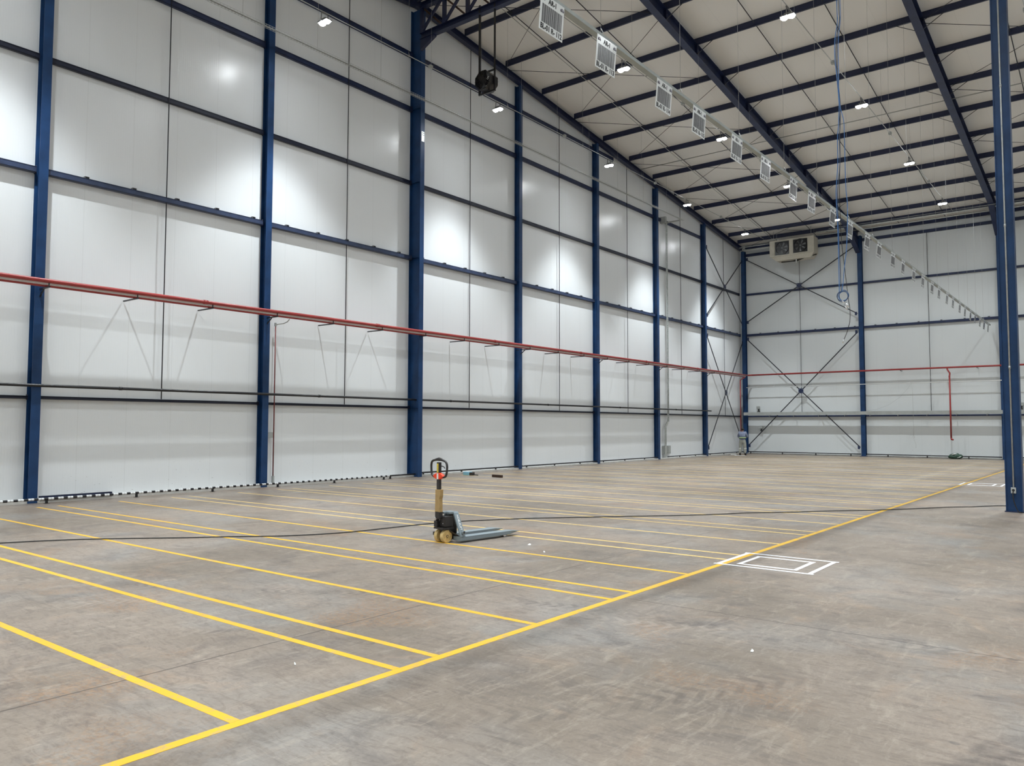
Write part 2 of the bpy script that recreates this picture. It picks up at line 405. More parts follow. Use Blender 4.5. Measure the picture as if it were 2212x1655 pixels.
# ============================================================ LEFT WALL STEEL
W_ = .20
def wall_column(y, top, x0=-.255, x1=0.0, name='steel_column'):
    mb = MB(); mb.ibeam(((x0+x1)/2, y, 0.0), ((x0+x1)/2, y, top), W_, x1-x0, .014, .010, up=(1, 0, 0))
    o = mb.build(name, 'blue'); return o
coldesc = ['hidden before the left edge of the photo', 'nearest in view, at the far left of the photo', 'second in view, beside the thin red drop pipe',
           'wide one', 'next one beyond the wide truss column', 'second one beyond the wide truss column', 'third beyond the wide truss column, beside the grey cable riser',
           'last before the far corner, left of the cross bracing', 'corner']
for k, y in enumerate(COLY):
    if k in (3, 8): continue
    o = wall_column(y, RZ(y) + .0)
    tag(o, 'blue steel wall column, ' + coldesc[k], 'column', 'slim blue columns along the left wall')
    if k == 7: o['label'] = 'blue steel wall column, last before the far corner, left of cross bracing'
# wide truss column
big = thing('steel_column', (0, 19.23, 0), 'widest blue column on the left wall, carrying the roof truss', 'column')
mb = MB(); mb.ibeam((-.003, 19.23, 0), (-.003, 19.23, 16.55), W_, .526, .02, .014, up=(1, 0, 0))
mb.build('column_shaft', 'blue', big)
for z in (2.39, 7.63, 10.31, 12.95):
    for ye in (19.14, 19.24): MB().box((-.24, ye, z-.012), (.235, ye+.08, z)).build('stiffener', 'blue', big)
mb = MB().box((.262, 19.17, 11.72), (.272, 19.30, 12.08))
pl = mb.build('splice_plate', 'galv', big, label='bare metal bolted splice plate')
for a in (19.205, 19.265):
    for z in (11.95, 12.02): MB().cyl((.272, a, z), (.28, a, z), .014, 8).build('bolt', 'black', pl)
# corner column
o = MB().ibeam((.045, 49.02, 0), (.045, 49.02, RZ(49.02)), .25, .24, .014, .010, up=(0, 1, 0)).build('steel_column', 'blue')
tag(o, 'blue steel column standing in the far left corner of the hall', 'column')

GN = [('D', .07, .10, 'lowest'), ('C', .135, .15, 'second'), ('B', .125, .10, 'third'), ('A', .16, .10, 'fourth'), ('E', .18, .10, 'topmost')]
bayname = ['left of the nearest column', 'right of the nearest column', 'left of the wide truss column',
           'just beyond the truss column', 'second bay beyond truss column', 'third bay beyond truss column', 'bay with grey cable riser', 'far corner bay']
for gi, (g_, h_, d_, nm) in enumerate(GN):
    for b in range(8):
        y0, y1 = COLY[b]+.11, COLY[b+1]-.11
        if b == 7: y1 = 48.83
        z = GIRT[g_]
        lim = lambda y: RZ(y) - .05
        if z > lim(y0) and z > lim(y1): continue
        if z > lim(y1): y1 = RIDGE_Y + (16.58 - z)/SL - .3
        if y1 - y0 < .8: continue
        if g_ == 'A' and b == 7: continue
        x0 = WALLX + .003
        p, q = (x0+d_/2, y0, z), (x0+d_/2, y1, z)
        root = thing('wall_girt', (x0+d_/2, (y0+y1)/2, z), 'blue girt on left wall, %s from floor, %s' % (nm, bayname[b]), 'girt', 'horizontal girts of the left wall')
        mb = MB().channel(p, q, d_, h_, .007, side=1)
        mb.bar((x0+d_-.006, y0, z+h_/2-.02), (x0+d_-.006, y1, z+h_/2-.02), .012, .012)
        mb.build('channel', {'C': 'girtpale', 'B': 'girtdark', 'D': 'girtdark'}.get(g_, 'blued'), root)
        for ye in (y0-.01, y1-.002):
            MB().box((x0, ye, z-h_/2-.02), (x0+d_*.9, ye+.012, z+h_/2+.03)).build('end_cleat', 'blued', root)
        if g_ == 'C':
            for k in range(-8, 40):
                yc = 8.26 + 1.147*k
                if y0+.1 < yc < y1-.1:
                    c = MB().box((x0+.02, yc-.05, z+h_/2), (x0+.11, yc-.042, z+h_/2+.055)).box((x0+.02, yc+.042, z+h_/2), (x0+.11, yc+.05, z+h_/2+.055))
                    c.box((x0+.02, yc-.05, z+h_/2+.049), (x0+.11, yc+.05, z+h_/2+.055)).box((x0+.06, yc-.05, z+h_/2), (x0+.064, yc+.05, z+h_/2+.055))
                    c.build('panel_clip', 'clip', root, label='small grey panel clip')
for b in range(0, 8):
    y = (COLY[b]+COLY[b+1])/2
    top = RZ(y, .02)
    o = MB().cyl((-.155, y, 2.43), (-.155, y, top), .014, 8).build('sag_rod', 'rod')
    tag(o, 'thin dark vertical tie rod on left wall, ' + ['in bay before the nearest column', 'midway between nearest and second columns in view', 'midway between second column and wide truss column',
        'first bay beyond the truss column', 'second bay beyond the truss column', 'third bay beyond the truss column', 'in the bay with the grey cable riser', 'in the cross-braced corner bay'][b], 'rod', 'vertical sag rods of the left wall')

# cross bracing
def xbrace(kind, x, y, z0, z1, a0, a1, label):
    """a0,a1 = horizontal extent; kind 'L' lies in a plane x=const, 'F' in y=const"""
    pt = (lambda a, z: Vector((x, a, z))) if kind == 'L' else (lambda a, z: Vector((a, y, z)))
    nrm = Vector((1, 0, 0)) if kind == 'L' else Vector((0, -1, 0))
    ca, cz = (a0+a1)/2, (z0+z1)/2; c = pt(ca, cz)
    root = thing('cross_brace', pt(ca, z0), label, 'bracing')
    for a, z in ((a0, z0), (a1, z0), (a0, z1), (a1, z1)):
        MB().bar(pt(a, z), c, .055, .03, nrm).build('brace_arm', 'rod', root)
        sx = 1 if a == a0 else -1
        g = pt(a, z) + (pt(1, 0)-pt(0, 0))*sx*.02
        u = (pt(1, 0)-pt(0, 0)); v = Vector((0, 0, 1))
        MB().prism([g - v*.10 + nrm*.02, g + u*sx*.12 - v*.10 + nrm*.02, g + u*sx*.12 + v*.10 + nrm*.02, g + v*.10 + nrm*.02], nrm*.014).build('gusset_plate', 'blued', root)
    u = (pt(1, 0)-pt(0, 0)); v = Vector((0, 0, 1))
    MB().prism([c - u*.15 - v*.15 + nrm*.018, c + u*.15 - v*.15 + nrm*.018, c + u*.15 + v*.15 + nrm*.018, c - u*.15 + v*.15 + nrm*.018], nrm*.016).build('centre_plate', 'blued', root)
    for i in (-1, 1):
        for j in (-1, 1): MB().cyl(c + u*.09*i + v*.09*j + nrm*.034, c + u*.09*i + v*.09*j + nrm*.046, .014, 8).build('bolt', 'galv', root)
xbrace('L', -.03, 0, 8.35, 12.45, 43.36, 48.84, 'upper dark steel X brace in last bay of left wall')
xbrace('L', -.03, 0, .48, 7.15, 43.36, 48.84, 'lower dark steel X brace in last bay of left wall')
xbrace('F', 0, 48.90, 8.45, 12.55, .26, 7.02, 'upper dark steel X brace on end wall below the cooler')
xbrace('F', 0, 48.90, .52, 7.36, .26, 7.02, 'lower dark steel X brace on end wall, its foot beside the worker')

# ============================================================ END WALL STEEL
FX = [7.18, 14.26, 21.4]
fl = ['blue end wall column right of the X bracing', 'blue end wall column just left behind the free-standing column', 'blue end wall column beyond the photo\'s right edge']
for i, x in enumerate(FX):
    root = thing('steel_column', (x, 49.07, 0), fl[i], 'column', 'blue columns along the end wall')
    MB().ibeam((x, 49.07, 0), (x, 49.07, RZ(49.07)), .25, .25, .014, .010, up=(0, 1, 0)).build('column_shaft', 'blue', root)
    MB().box((x-.2, 48.86, 0), (x+.2, 49.19, .02)).build('base_plate', 'blued', root)
for gi, (nm, h_, d_, z) in enumerate([('lowest, behind the grey trunking', .09, .10, 2.385), ('second, clip-lined', .14, .14, 7.63), ('third', .12, .10, 10.29), ('fourth, behind the cooler', .17, .12, 12.87), ('topmost, at the eave', .19, .14, 13.38)]):
    for b in range(4):
        x0 = .15 if b == 0 else FX[b-1]+.13; x1 = RIGHTX-.02 if b == 3 else FX[b]-.13
        y = FARY - d_/2 - .003
        root = thing('wall_girt', ((x0+x1)/2, y, z), 'blue girt on end wall, %s, %s' % (nm, ['in the X-braced bay', 'middle bay', 'right of second column', 'far right bay'][b]), 'girt', 'horizontal girts of the end wall')
        MB().channel((x0, y, z), (x1, y, z), d_, h_, .007, side=1).build('channel', 'blued', root)
        if gi == 1:
            for k in range(24):
                xc = 1.062 + 1.1475*k
                if x0+.08 < xc < x1-.08:
                    MB().box((xc-.05, y-.03, z+h_/2), (xc+.05, y-.022, z+h_/2+.05)).box((xc-.05, y-.03, z+h_/2+.044), (xc+.05, y+.05, z+h_/2+.05)).build('panel_clip', 'clip', root, label='small grey panel clip')
for i, x in enumerate((3.62, 10.78, 17.9)):
    o = MB().cyl((x, 49.06, 2.62), (x, 49.06, 12.78 if i == 0 else 12.78), .014, 8).build('sag_rod', 'rod')
    tag(o, ['thin dark vertical rod running through both X braces on the end wall', 'thin dark vertical rod on end wall between its two visible columns', 'thin dark vertical rod on end wall right of the free-standing column'][i], 'rod', 'vertical sag rods of the end wall')

# ============================================================ ROOF STEEL
def rafter(x, wd, dp, off, label, fly=(), haunch=False):
    root = thing('roof_rafter', (x, 48.9, RZ(48.9, off)), label, 'rafter')
    mb = MB()
    for ya, yb in ((NEARY+.02, RIDGE_Y), (RIDGE_Y, 48.95)):
        mb.ibeam((x, ya, RZ(ya, off+dp/2)), (x, yb, RZ(yb, off+dp/2)), wd, dp, .016, .010)
    mb.build('beam', 'navy' if dp < .3 else 'blued', root)
    if haunch:
        y0, y1 = 46.3, 48.94
        t = MB().prism([(x-.006, y0, RZ(y0, off)), (x-.006, y1, RZ(y1, off)), (x-.006, y1, RZ(y1, off)-.85)], (.012, 0, 0))
        t.bar((x, y0, RZ(y0, off)), (x, y1-.02, RZ(y1, off)-.85), wd, .016)
        t.build('knee_haunch', 'blued', root)
    for s_ in fly:
        for y in PUR:
            MB().bar((x+s_*.04, y, RZ(y, off+.02)), (x+s_*.80, y, RZ(y, .27)), .035, .012).build('fly_brace', 'rod', root)
    if dp > .3:
        for y in PUR:
            st = MB().box((x-wd/2+.01, y-.006, RZ(y, off+.02)), (x+wd/2-.01, y+.006, RZ(y, off+dp-.03)))
            st.build('web_stiffener', 'navy', root)
    return root
rafter(-.02, .20, .24, 0.0, 'blue gable rafter along the sloping top of the left wall')
rafter(7.12, .26, .45, -.20, 'blue roof rafter landing on the end wall column right of bracing', fly=(1,), haunch=True)
rafter(14.24, .26, .45, -.20, 'blue roof rafter running down to behind the free-standing column', fly=(-1, 1), haunch=True)
rafter(21.4, .26, .45, -.20, 'blue roof rafter beyond the photo\'s right edge', fly=(-1,), haunch=True)
for k, y in enumerate([RIDGE_Y] + PUR + [48.0]):
    zc = RZ(y, .34)
    o = MB().channel((.09, y, zc), (RIGHTX-.02, y, zc), .085, .225, .007, side=1).build('roof_purlin', 'navy')
    tag(o, 'dark blue purlin under the roof, ' + ('at the ridge above the truss' if k == 0 else '%s one down from the ridge' % ORD[k-1]), 'purlin', 'roof purlins across the hall')
for i, x in enumerate((2.37, 4.75, 9.42, 11.78, 16.62, 19.0, 23.8, 26.1)):
    o = MB().cyl((x, 19.4, RZ(19.4, .33)), (x, 48.9, RZ(48.9, .33)), .017, 6).build('sag_rod', 'rod')
    tag(o, 'dark tie rod running down the roof slope, %s from the left wall' % ORD[i], 'rod', 'sag rods between the purlins')
nodes = [RIDGE_Y, 24.13, 29.11, 34.09, 39.07, 44.05, 48.9]
for bi, (xa, xb, nm) in enumerate(((.12, 7.0, 'bay beside the left wall'), (14.35, 21.3, 'bay right of third rafter'))):
    for i in range(6):
        ya, yb = nodes[i], nodes[i+1]
        root = thing('roof_brace', ((xa+xb)/2, (ya+yb)/2, RZ((ya+yb)/2, .1)), 'thin crossed rods under roof, %s, %s panel from ridge' % (nm, ORD[i]), 'bracing', 'crossed wind bracing rods under the roof')
        MB().cyl((xa, ya+.1, RZ(ya+.1, .12)), (xb, yb-.1, RZ(yb-.1, .12)), .010, 6).build('brace_rod', 'rod', root)
        MB().cyl((xb, ya+.1, RZ(ya+.1, .09)), (xa, yb-.1, RZ(yb-.1, .09)), .010, 6).build('brace_rod', 'rod', root)
# ridge truss
def truss(x0, x1, label, off):
    y = 19.12
    root = thing('roof_truss', (x0, y, 15.32), label, 'truss')
    MB().ibeam((x0, y, 15.44), (x1, y, 15.44), .20, .22, .014, .010).build('bottom_chord', 'navy', root)
    MB().ibeam((x0, y, 16.55), (x1, y, 16.55), .20, .18, .014, .010).build('top_chord', 'navy', root)
    n = int((x1-x0)/1.07)
    for k in range(n+1):
        x = x0 + off + 1.07*k
        if x > x1: break
        MB().box((x-.06, y-.05, 15.55), (x+.06, y+.05, 16.46)).build('vertical', 'navy', root)
        if x + 1.07 < x1:
            MB().bar((x+.05, y-.06, 15.56), (x+.97, y-.06, 16.45), .06, .10).build('diagonal', 'navy', root)
            MB().bar((x+.05, y+.06, 16.45), (x+.97, y+.06, 15.56), .06, .06).build('diagonal', 'wood', root, label='rust-brown diagonal')
    return root
t = truss(.27, 17.34, 'dark blue lattice truss spanning from the wide wall column', .03)
MB().prism([(.27, 19.06, 14.95), (.95, 19.06, 15.27), (.95, 19.06, 15.33), (.27, 19.06, 15.33)], (0, .12, 0)).build('knee_gusset', 'navy', t)
truss(17.68, RIGHTX-.02, 'dark blue lattice truss continuing right of the free-standing column', .2)

# free-standing column
ic = thing('steel_column', (17.505, 19.32, 0), 'blue free-standing column near the right edge, with a conduit down its face', 'column')
MB().ibeam((17.505, 19.32, 0), (17.505, 19.32, 16.5), .30, .30, .018, .012, up=(1, 0, 0)).box((17.37, 19.20, 0), (17.64, 19.206, 16.4)).build('column_shaft', 'blue', ic)
MB().box((17.335, 19.15, 0), (17.675, 19.49, .02)).build('base_plate', 'blued', ic)
cd = thing('conduit', (17.50, 19.185, .43), 'pale conduit pipe strapped down the face of the free-standing column', 'conduit')
MB().cyl((17.50, 19.185, .5), (17.50, 19.185, 16.3), .017, 10).build('pipe', 'galv', cd)
for z in (3.0, 6.0, 9.0, 12.0): MB().cyl((17.5, 19.185, z-.03), (17.5, 19.185, z+.03), .024, 10).build('coupling', 'galv', cd)
bx = MB().box((17.455, 19.14, .39), (17.545, 19.20, .51)).build('outlet_box', 'galv', cd, bevel=.006)
MB().cyl((17.5, 19.14, .455), (17.5, 19.125, .455), .026, 14).build('socket', 'black', bx)

# ============================================================ PIPES ALONG THE LEFT WALL
o = MB().cyl((.05, NEARY+.1, 2.655), (.05, 43.7, 2.655), .036, 14)
for y in (9.1, 15.1, 21.0, 27.1, 33.1, 39.1): o.cyl((.05, y-.04, 2.655), (.05, y+.04, 2.655), .043, 14)
o = o.build('rail_pipe', 'black'); tag(o, 'long black pipe running low along the left wall in front of the columns', 'pipe')
mb = MB()
# fire main, conduit and second main: three things on shared brackets
P1 = [(.44, NEARY+.1, 4.995), (.44, 48.45, 4.995)]
o = MB().cyl(*P1, .047, 14)
for y in range(-7, 49, 6): o.cyl((.44, y, 4.995), (.44, y+.12, 4.995), .056, 14)
o = o.build('fire_main_pipe', 'red'); tag(o, 'upper red fire pipe running along the left wall', 'pipe')
o = MB().cyl((.26, NEARY+.1, 4.925), (.26, 48.5, 4.925), .048, 14)
o = o.build('fire_main_pipe', 'red'); tag(o, 'lower inner red pipe running along the left wall', 'pipe')
o = MB().box((.325, NEARY+.1, 4.915), (.385, 48.3, 4.965)).build('cable_trunking', 'pvc')
tag(o, 'slim pale trunking between the two red pipes on left wall', 'trunking')
for i in range(2, 22):
    y = 1.25 + 2.0*i
    r_ = thing('pipe_bracket', (.2, y, 4.80), 'black steel bracket under the red pipes, %s from the photo\'s left edge' % ORD[max(0, i-3)] if i > 2 else 'black steel pipe bracket before the nearest column on the left wall', 'bracket', 'brackets under the left wall red pipes')
    mb = MB().bar((-.24, y, 4.855), (.50, y, 4.855), .035, .032)
    mb.bar((.47, y, 4.865), (.47, y, 4.95), .02, .02, (1, 0, 0)).build('arm', 'black', r_)
    if i % 3 == 0: MB().bar((-.10, y, 4.62), (.22, y, 4.85), .025, .025).build('strut', 'black', r_)
# thin red drop pipe beside second column
rd = thing('sprinkler_drop', (-.13, 13.62, .1), 'thin red drop pipe beside the second blue column on left wall', 'pipe')
MB().tube([(-.13, 13.62, .30), (-.13, 13.62, 4.70)], .017, 10).build('pipe', 'maroon', rd)
MB().tube([(-.13, 13.62, 4.70), (-.10, 13.70, 4.73), (.0, 13.80, 4.75), (.10, 13.86, 4.80), (.19, 13.87, 4.87)], .015, 8).build('elbow_pipe', 'conduit', rd)
MB().box((-.15, 13.595, 4.66), (-.11, 13.645, 4.76)).build('fitting', 'greytray', rd)
MB().box((-.155, 13.59, .10), (-.105, 13.65, .30)).build('fitting', 'greytray', rd)
o = MB().box((-.22, 13.36, 1.40), (-.14, 13.605, 1.56)).build('junction_box', 'greytray', bevel=.005)
tag(o, 'grey box fixed between the second column and the red drop pipe', 'box')

# grey cable riser with enclosure
cr = thing('cable_riser', (-.16, 38.3, .1), 'tall grey perforated cable riser on left wall beyond sixth column', 'cable tray')
mb = MB()
def ladder(mb, p, q, wd, ax):
    p, q = Vector(p), Vector(q); a = Vector(ax)*wd/2
    mb.bar(p+a, q+a, .014, .05, (1, 0, 0)); mb.bar(p-a, q-a, .014, .05, (1, 0, 0))
    n = max(2, int((q-p).length/.11))
    for i in range(n): c = p.lerp(q, (i+.5)/n); mb.bar(c-a, c+a, .05, .008, (1, 0, 0))
    mb.bar(p-Vector((.02,0,0)), q-Vector((.02,0,0)), wd, .004, (1, 0, 0))
ladder(mb, (-.08, 38.42, 2.0), (-.08, 38.42, 12.85), .12, (0, 1, 0))
ladder(mb, (-.10, 38.12, .72), (-.10, 38.12, 1.72), .16, (0, 1, 0))
mb.bar((-.10, 38.42, 2.0), (-.12, 38.12, 1.70), .14, .05, (1, 0, 0))
mb.build('ladder', 'galv', cr)
MB().box((-.125, 38.04, .08), (-.085, 38.20, .72)).build('lower_cover', 'greytray', cr)
o = MB().box((-.262, 38.02, .26), (-.15, 38.44, .70)).build('enclosure', 'greytray', bevel=.006)
tag(o, 'grey electrical enclosure low on left wall, left one of a pair', 'enclosure')
MB().box((-.15, 38.05, .29), (-.144, 38.41, .67)).build('door', 'greytray', o)
o = MB().box((-.262, 38.54, .27), (-.16, 38.86, .70)).build('enclosure', 'greytray', bevel=.006)
tag(o, 'grey electrical enclosure low on left wall, right one of a pair', 'enclosure')
MB().box((-.16, 38.57, .30), (-.155, 38.83, .67)).build('door', 'greytray', o)

# basket cable tray high along the left wall
bt = thing('basket_tray', (.87, 20, 12.86), 'wire basket cable tray hung high along the left wall', 'cable tray')
mb = MB()
yA, yB = -6.0, 38.3
for dx, dz in ((-.06, .05), (-.06, .0), (0, 0), (.06, 0), (.06, .05)):
    mb.bar((.87+dx, yA, 12.86+dz), (.87+dx, yB+.35, 12.86+dz), .007)
y = yA
while y < yB + .3:
    mb.bar((.81, y, 12.86), (.93, y, 12.86), .006).bar((.81, y, 12.86), (.81, y, 12.91), .006).bar((.93, y, 12.86), (.93, y, 12.91), .006); y += .10
mb.build('basket', 'galv', bt)
MB().cyl((.85, yA, 12.885), (.85, yB, 12.885), .012, 6).cyl((.89, yA, 12.88), (.89, yB, 12.88), .010, 6).build('cable', 'conduit', bt)
mb = MB(); mb.bar((.81, 38.3, 12.84), (-.14, 38.3, 12.84), .10, .05); mb.box((-.22, 37.95, 12.75), (.10, 38.1, 13.1))
mb.build('end_bracket', 'greytray', bt)
for y in (6.7, 9.2, 11.7, 14.2, 16.7, 19.0, 21.69, 24.13, 26.62, 29.11, 31.6, 34.09, 36.58):
    MB().cyl((.87, y, 12.92), (.87, y, RZ(y, .3)), .004, 5).build('hanger_wire', 'wire', bt)

# ============================================================ FLOODLIGHTS AND THEIR CONDUITS
PROF = [(0, .95), (12, .95), (18, .82), (25, .60), (30, .38), (35, .20), (40, .165), (52, .125), (58, .06), (62, .03), (70, .012), (80, 0)]
PROF_WALL = [(0, .80), (12, .88), (18, .95), (24, .98), (28, .86), (32, .56), (35, .28), (38, .10), (42, .035), (64, .015), (74, .008), (82, 0)]
def beam_nodes(ld, prof):
    # luminous intensity by angle from straight down, as a lamp data sheet gives it
    ld.use_nodes = True; nt = ld.node_tree; g = G(nt); em = nt.nodes['Emission']
    inc = g.n('ShaderNodeNewGeometry').outputs['Incoming']
    sep = g.n('ShaderNodeSeparateXYZ'); g.put(sep.inputs[0], inc)
    c = g.m('ABSOLUTE', sep.outputs[2])
    ang = g.m('DIVIDE', g.m('ARCCOSINE', c), PI/2)
    fc = g.n('ShaderNodeFloatCurve'); g.put(fc.inputs['Value'], ang)
    cv = fc.mapping.curves[0]; pts = [(a/90, v) for a, v in prof] + [(1, 0)]
    cv.points[0].location = pts[0]; cv.points[-1].location = pts[-1]
    for p in pts[1:-1]: cv.points.new(*p)
    for p in cv.points: p.handle_type = 'VECTOR'
    fc.mapping.update(); g.put(em.inputs['Strength'], fc.outputs[0]); em.inputs['Color'].default_value = (1, 1, 1, 1)
def make_lamp():
    r = thing('floodlight', (0, 0, 0), 'x', 'lamp', 'lit floodlights hung under the roof')
    MB().box((-.02, -.12, .29), (.02, .12, .312)).bar((0, -.11, .30), (0, -.125, .05), .03, .008, (0, 1, 0)).bar((0, .11, .30), (0, .125, .05), .03, .008, (0, 1, 0)).build('yoke', 'housing', r, local=True)
    mb = MB().box((-.20, -.10, .055), (.20, .10, .085)); mb.box((-.09, -.06, .085), (.09, .06, .15))
    for k in range(-3, 4): mb.box((k*.05-.004, -.09, .085), (k*.05+.004, .09, .115))
    mb.build('housing', 'housing', r, local=True)
    for s_ in (-1, 1):
        q = MB().tube([(s_*.10, 0, .056), (s_*.10, 0, .03), (s_*.10, 0, .005), (s_*.10, 0, -.008)], [.098, .095, .07, .02], 20)
        q.build('lens', 'lens', r, local=True)
    ld = bpy.data.lights.new('beam', 'SPOT'); ld.energy = LAMP_W; ld.color = LAMP_COL
    ld.spot_size = math.radians(164); ld.spot_blend = .12; ld.shadow_soft_size = .09; beam_nodes(ld, PROF_WALL)
    lo = bpy.data.objects.new('beam', ld); COL.objects.link(lo); lo.parent = r; lo.location = (0, 0, -.03)
    return r
rown = ['nearest the left wall', 'second from the left wall', 'third from the left wall', 'fourth from the left wall', 'fifth from the left wall']
lamp0 = None
aisle_beam = bpy.data.lights.new('beam', 'SPOT'); aisle_beam.energy = LAMP_W; aisle_beam.color = LAMP_COL
aisle_beam.spot_size = math.radians(164); aisle_beam.spot_blend = .12; aisle_beam.shadow_soft_size = .09; beam_nodes(aisle_beam, PROF)
for i, x in enumerate(LAMP_X):
    for j, y in enumerate(LAMP_Y):
        lb = 'lit floodlight in the row %s, %s from the end wall' % (rown[i], ORD[j])
        if lamp0 is None: lamp0 = make_lamp(); lamp0.location = (x, y, LAMP_Z); lamp0['label'] = lb
        else:
            q = dup(lamp0, (x, y, LAMP_Z), lb)
            if i > 0:
                for c in q.children:
                    if c.type == 'LIGHT': c.data = aisle_beam
    r = thing('lighting_conduit', (x, 18, 13.28), 'thin grey conduit carrying the floodlight row %s' % rown[i], 'conduit', 'conduits above the floodlight rows')
    MB().cyl((x, -10, 13.285), (x, 47.0, 13.285), .013, 8).build('pipe', 'conduit', r)
    for j in range(7):
        y = (LAMP_Y[j]+LAMP_Y[j+1])/2 + .4
        MB().box((x-.05, y-.06, 13.24), (x+.05, y+.06, 13.34)).build('junction_box', 'greytray', r)
    for k, y in enumerate([-6.5, -2.0, 2.0, 6.7, 11.7, 16.7] + PUR[::2]):
        MB().cyl((x, y, 13.30), (x, y, RZ(y, .28)), .0028, 5).tube([(x, y, 13.36), (x+.02, y+.02, 13.30), (x, y+.03, 13.26), (x-.02, y, 13.27)], .006, 6).build('hanger_wire', 'wire', r)
def pipe_thing(pts, r, m, name, label, cat='conduit'):
    o = MB().tube(pts, r, 8).build(name, m); return tag(o, label, cat)
pipe_thing([(2.6, y, RZ(y, -.06)) for y in (19.6, 30, 40, 47.2)], .013, 'conduit', 'conduit', 'thin pale conduit following the roof slope beside the left wall')
pipe_thing([(.15, 35.1, RZ(35.1, .16)), (RIGHTX-.1, 35.1, RZ(35.1, .16))], .022, 'conduit', 'conduit', 'thin pale conduit crossing the whole roof behind a purlin')
pipe_thing([(6.2, 46.35, 13.16), (RIGHTX-.1, 46.35, 13.16)], .013, 'conduit', 'conduit', 'thin conduit crossing the roof near the end wall')

# ============================================================ SIGN TRAY AND SIGNS
SX = 13.75
st = thing('cable_tray', (SX, 20, 7.22), 'long pale cable tray hung low under the roof, lined with barcode signs', 'cable tray')
mb = MB().bar((SX-.06, 3.5, 7.235), (SX-.06, 48.9, 7.235), .004, .05).bar((SX+.03, 3.5, 7.235), (SX+.03, 48.9, 7.235), .004, .05)
mb.bar((SX-.015, 3.5, 7.21), (SX-.015, 48.9, 7.21), .095, .004)
mb.build('channel', 'traygalv', st)
for y in [4.2, 6.7, 9.2, 11.7, 14.2, 16.7, 19.0] + PUR:
    MB().cyl((SX-.015, y, 7.25), (SX-.015, y, RZ(y, .28)), .0032, 5).tube([(SX-.015, y, 7.36), (SX+.012, y+.02, 7.30), (SX-.015, y, 7.24)], .006, 6).build('hanger_wire', 'wire', st)
SY = [7.94, 9.26, 11.01, 12.31, 13.96, 15.45, 17.13, 18.41, 20.05, 21.6, 23.35, 24.7, 26.45, 27.85, 29.5, 31.0, 32.7, 34.1, 35.8, 37.2, 38.9, 40.3, 41.9, 43.3, 44.9, 46.3, 47.8]
BARS = [(5,1),(1,.5),(6,1.1),(2,.5),(3,1),(5,1),(1,.5),(4,1.2),(5,1.2),(3,.6),(4,1),(3,1.3),(2,.6),(4,1.4),(3,1.4),(1,.6),(2,0)]
barmesh = None; logos = []
FACE = Matrix(((0, 0, 1, 0), (1, 0, 0, 0), (0, 1, 0, 0), (0, 0, 0, 1)))   # text x->world y, text y->world z, normal->+x
for i, y in enumerate(SY):
    num = 112 + i
    r = thing('hanging_sign', (SX+.012, y, 6.742), 'white barcode sign reading BL-01 R-%d, %s along the hanging tray' % (num, ORD[i]), 'sign', 'barcode signs hanging from the tray')
    r.rotation_euler = (0, math.radians(random.uniform(4.2, 5.8)), math.radians(random.uniform(-1.5, 1.5)))
    mb = MB().box((-.002, -.25, 0), (.002, .25, .455)); brd = mb.build('board', 'signwhite', r, local=True)
    lg1 = text_mesh('AR-1', .088, 'ink', r, Matrix.Translation((.003, 0, .395)) @ FACE, weight=.0032, sx=.95)
    lg2 = text_mesh('BL-01 R- %d' % num, .092, 'ink', r, Matrix.Translation((.003, 0, .052)) @ FACE, weight=.0032, sx=.93)
    if barmesh is None:
        mb = MB(); tot = sum(a+b for a, b in BARS); u = .42/tot; c = -.21
        for a, b in BARS: mb.box((.002, c, .105), (.0032, c+a*u, .335)); c += (a+b)*u
        bo = mb.build('barcode', 'barink', r, local=True); barmesh = bo.data
        for cy in (-.2, .2):
            mb = MB()
            mb.tube([(.003, cy+.03*math.cos(a), .395+.022*math.sin(a)) for a in (PI*1.05, PI*.8, PI*.5, PI*.25, 0)], .004, 6)
            mb.prism([(.002, cy+.012, .395), (.002, cy+.047, .395), (.002, cy+.03, .372)], (.0014, 0, 0))
            mb.tube([(.003, cy-.028, .388), (.003, cy-.012, .388), (.003, cy-.014, .400), (.003, cy-.026, .398), (.003, cy-.028, .384), (.003, cy-.014, .376)], .0032, 6)
            mb.tube([(.003, cy-.004, .402), (.003, cy-.004, .380), (.003, cy+.008, .380), (.003, cy+.008, .392), (.003, cy-.004, .392)], .0032, 6)
            logos.append(mb.build('logo', 'logo', r, local=True).data)
    else:
        for nm, me in (('barcode', barmesh), ('logo', logos[0]), ('logo', logos[1])):
            q = bpy.data.objects.new(nm, me); COL.objects.link(q); q.parent = r
    for cy in (-.2, .2): MB().cyl((-.006, cy, .462), (0, cy, .44), .004, 5).build('clip', 'galv', r, local=True)

# ============================================================ END WALL PIPES, TRUNKING, SMALL FIXTURES
er = thing('fire_main_pipe', (14, 48.78, 5.0), 'red fire pipe running along the end wall', 'pipe')
MB().cyl((.3, 48.78, 5.02), (RIGHTX-.05, 48.78, 5.02), .05, 14).build('pipe', 'red', er)
MB().tube([(.44, 48.42, 4.995), (.46, 48.6, 5.0), (.6, 48.78, 5.02)], .047, 12).build('corner_bend', 'red', er)
for x in (9.3, 13.1, 16.6): MB().bar((x, 48.70, 4.95), (x, 49.19, 4.95), .03, .03).build('bracket', 'black', er)
d1 = thing('drop_pipe', (11.79, 48.75, 1.02), 'red drop pipe on end wall ending in an elbow', 'pipe')
MB().tube([(11.66, 48.765, 4.96), (11.70, 48.74, 4.86), (11.79, 48.75, 4.70), (11.79, 48.66, 4.55)], .042, 10).build('elbow_pipe', 'red', d1)
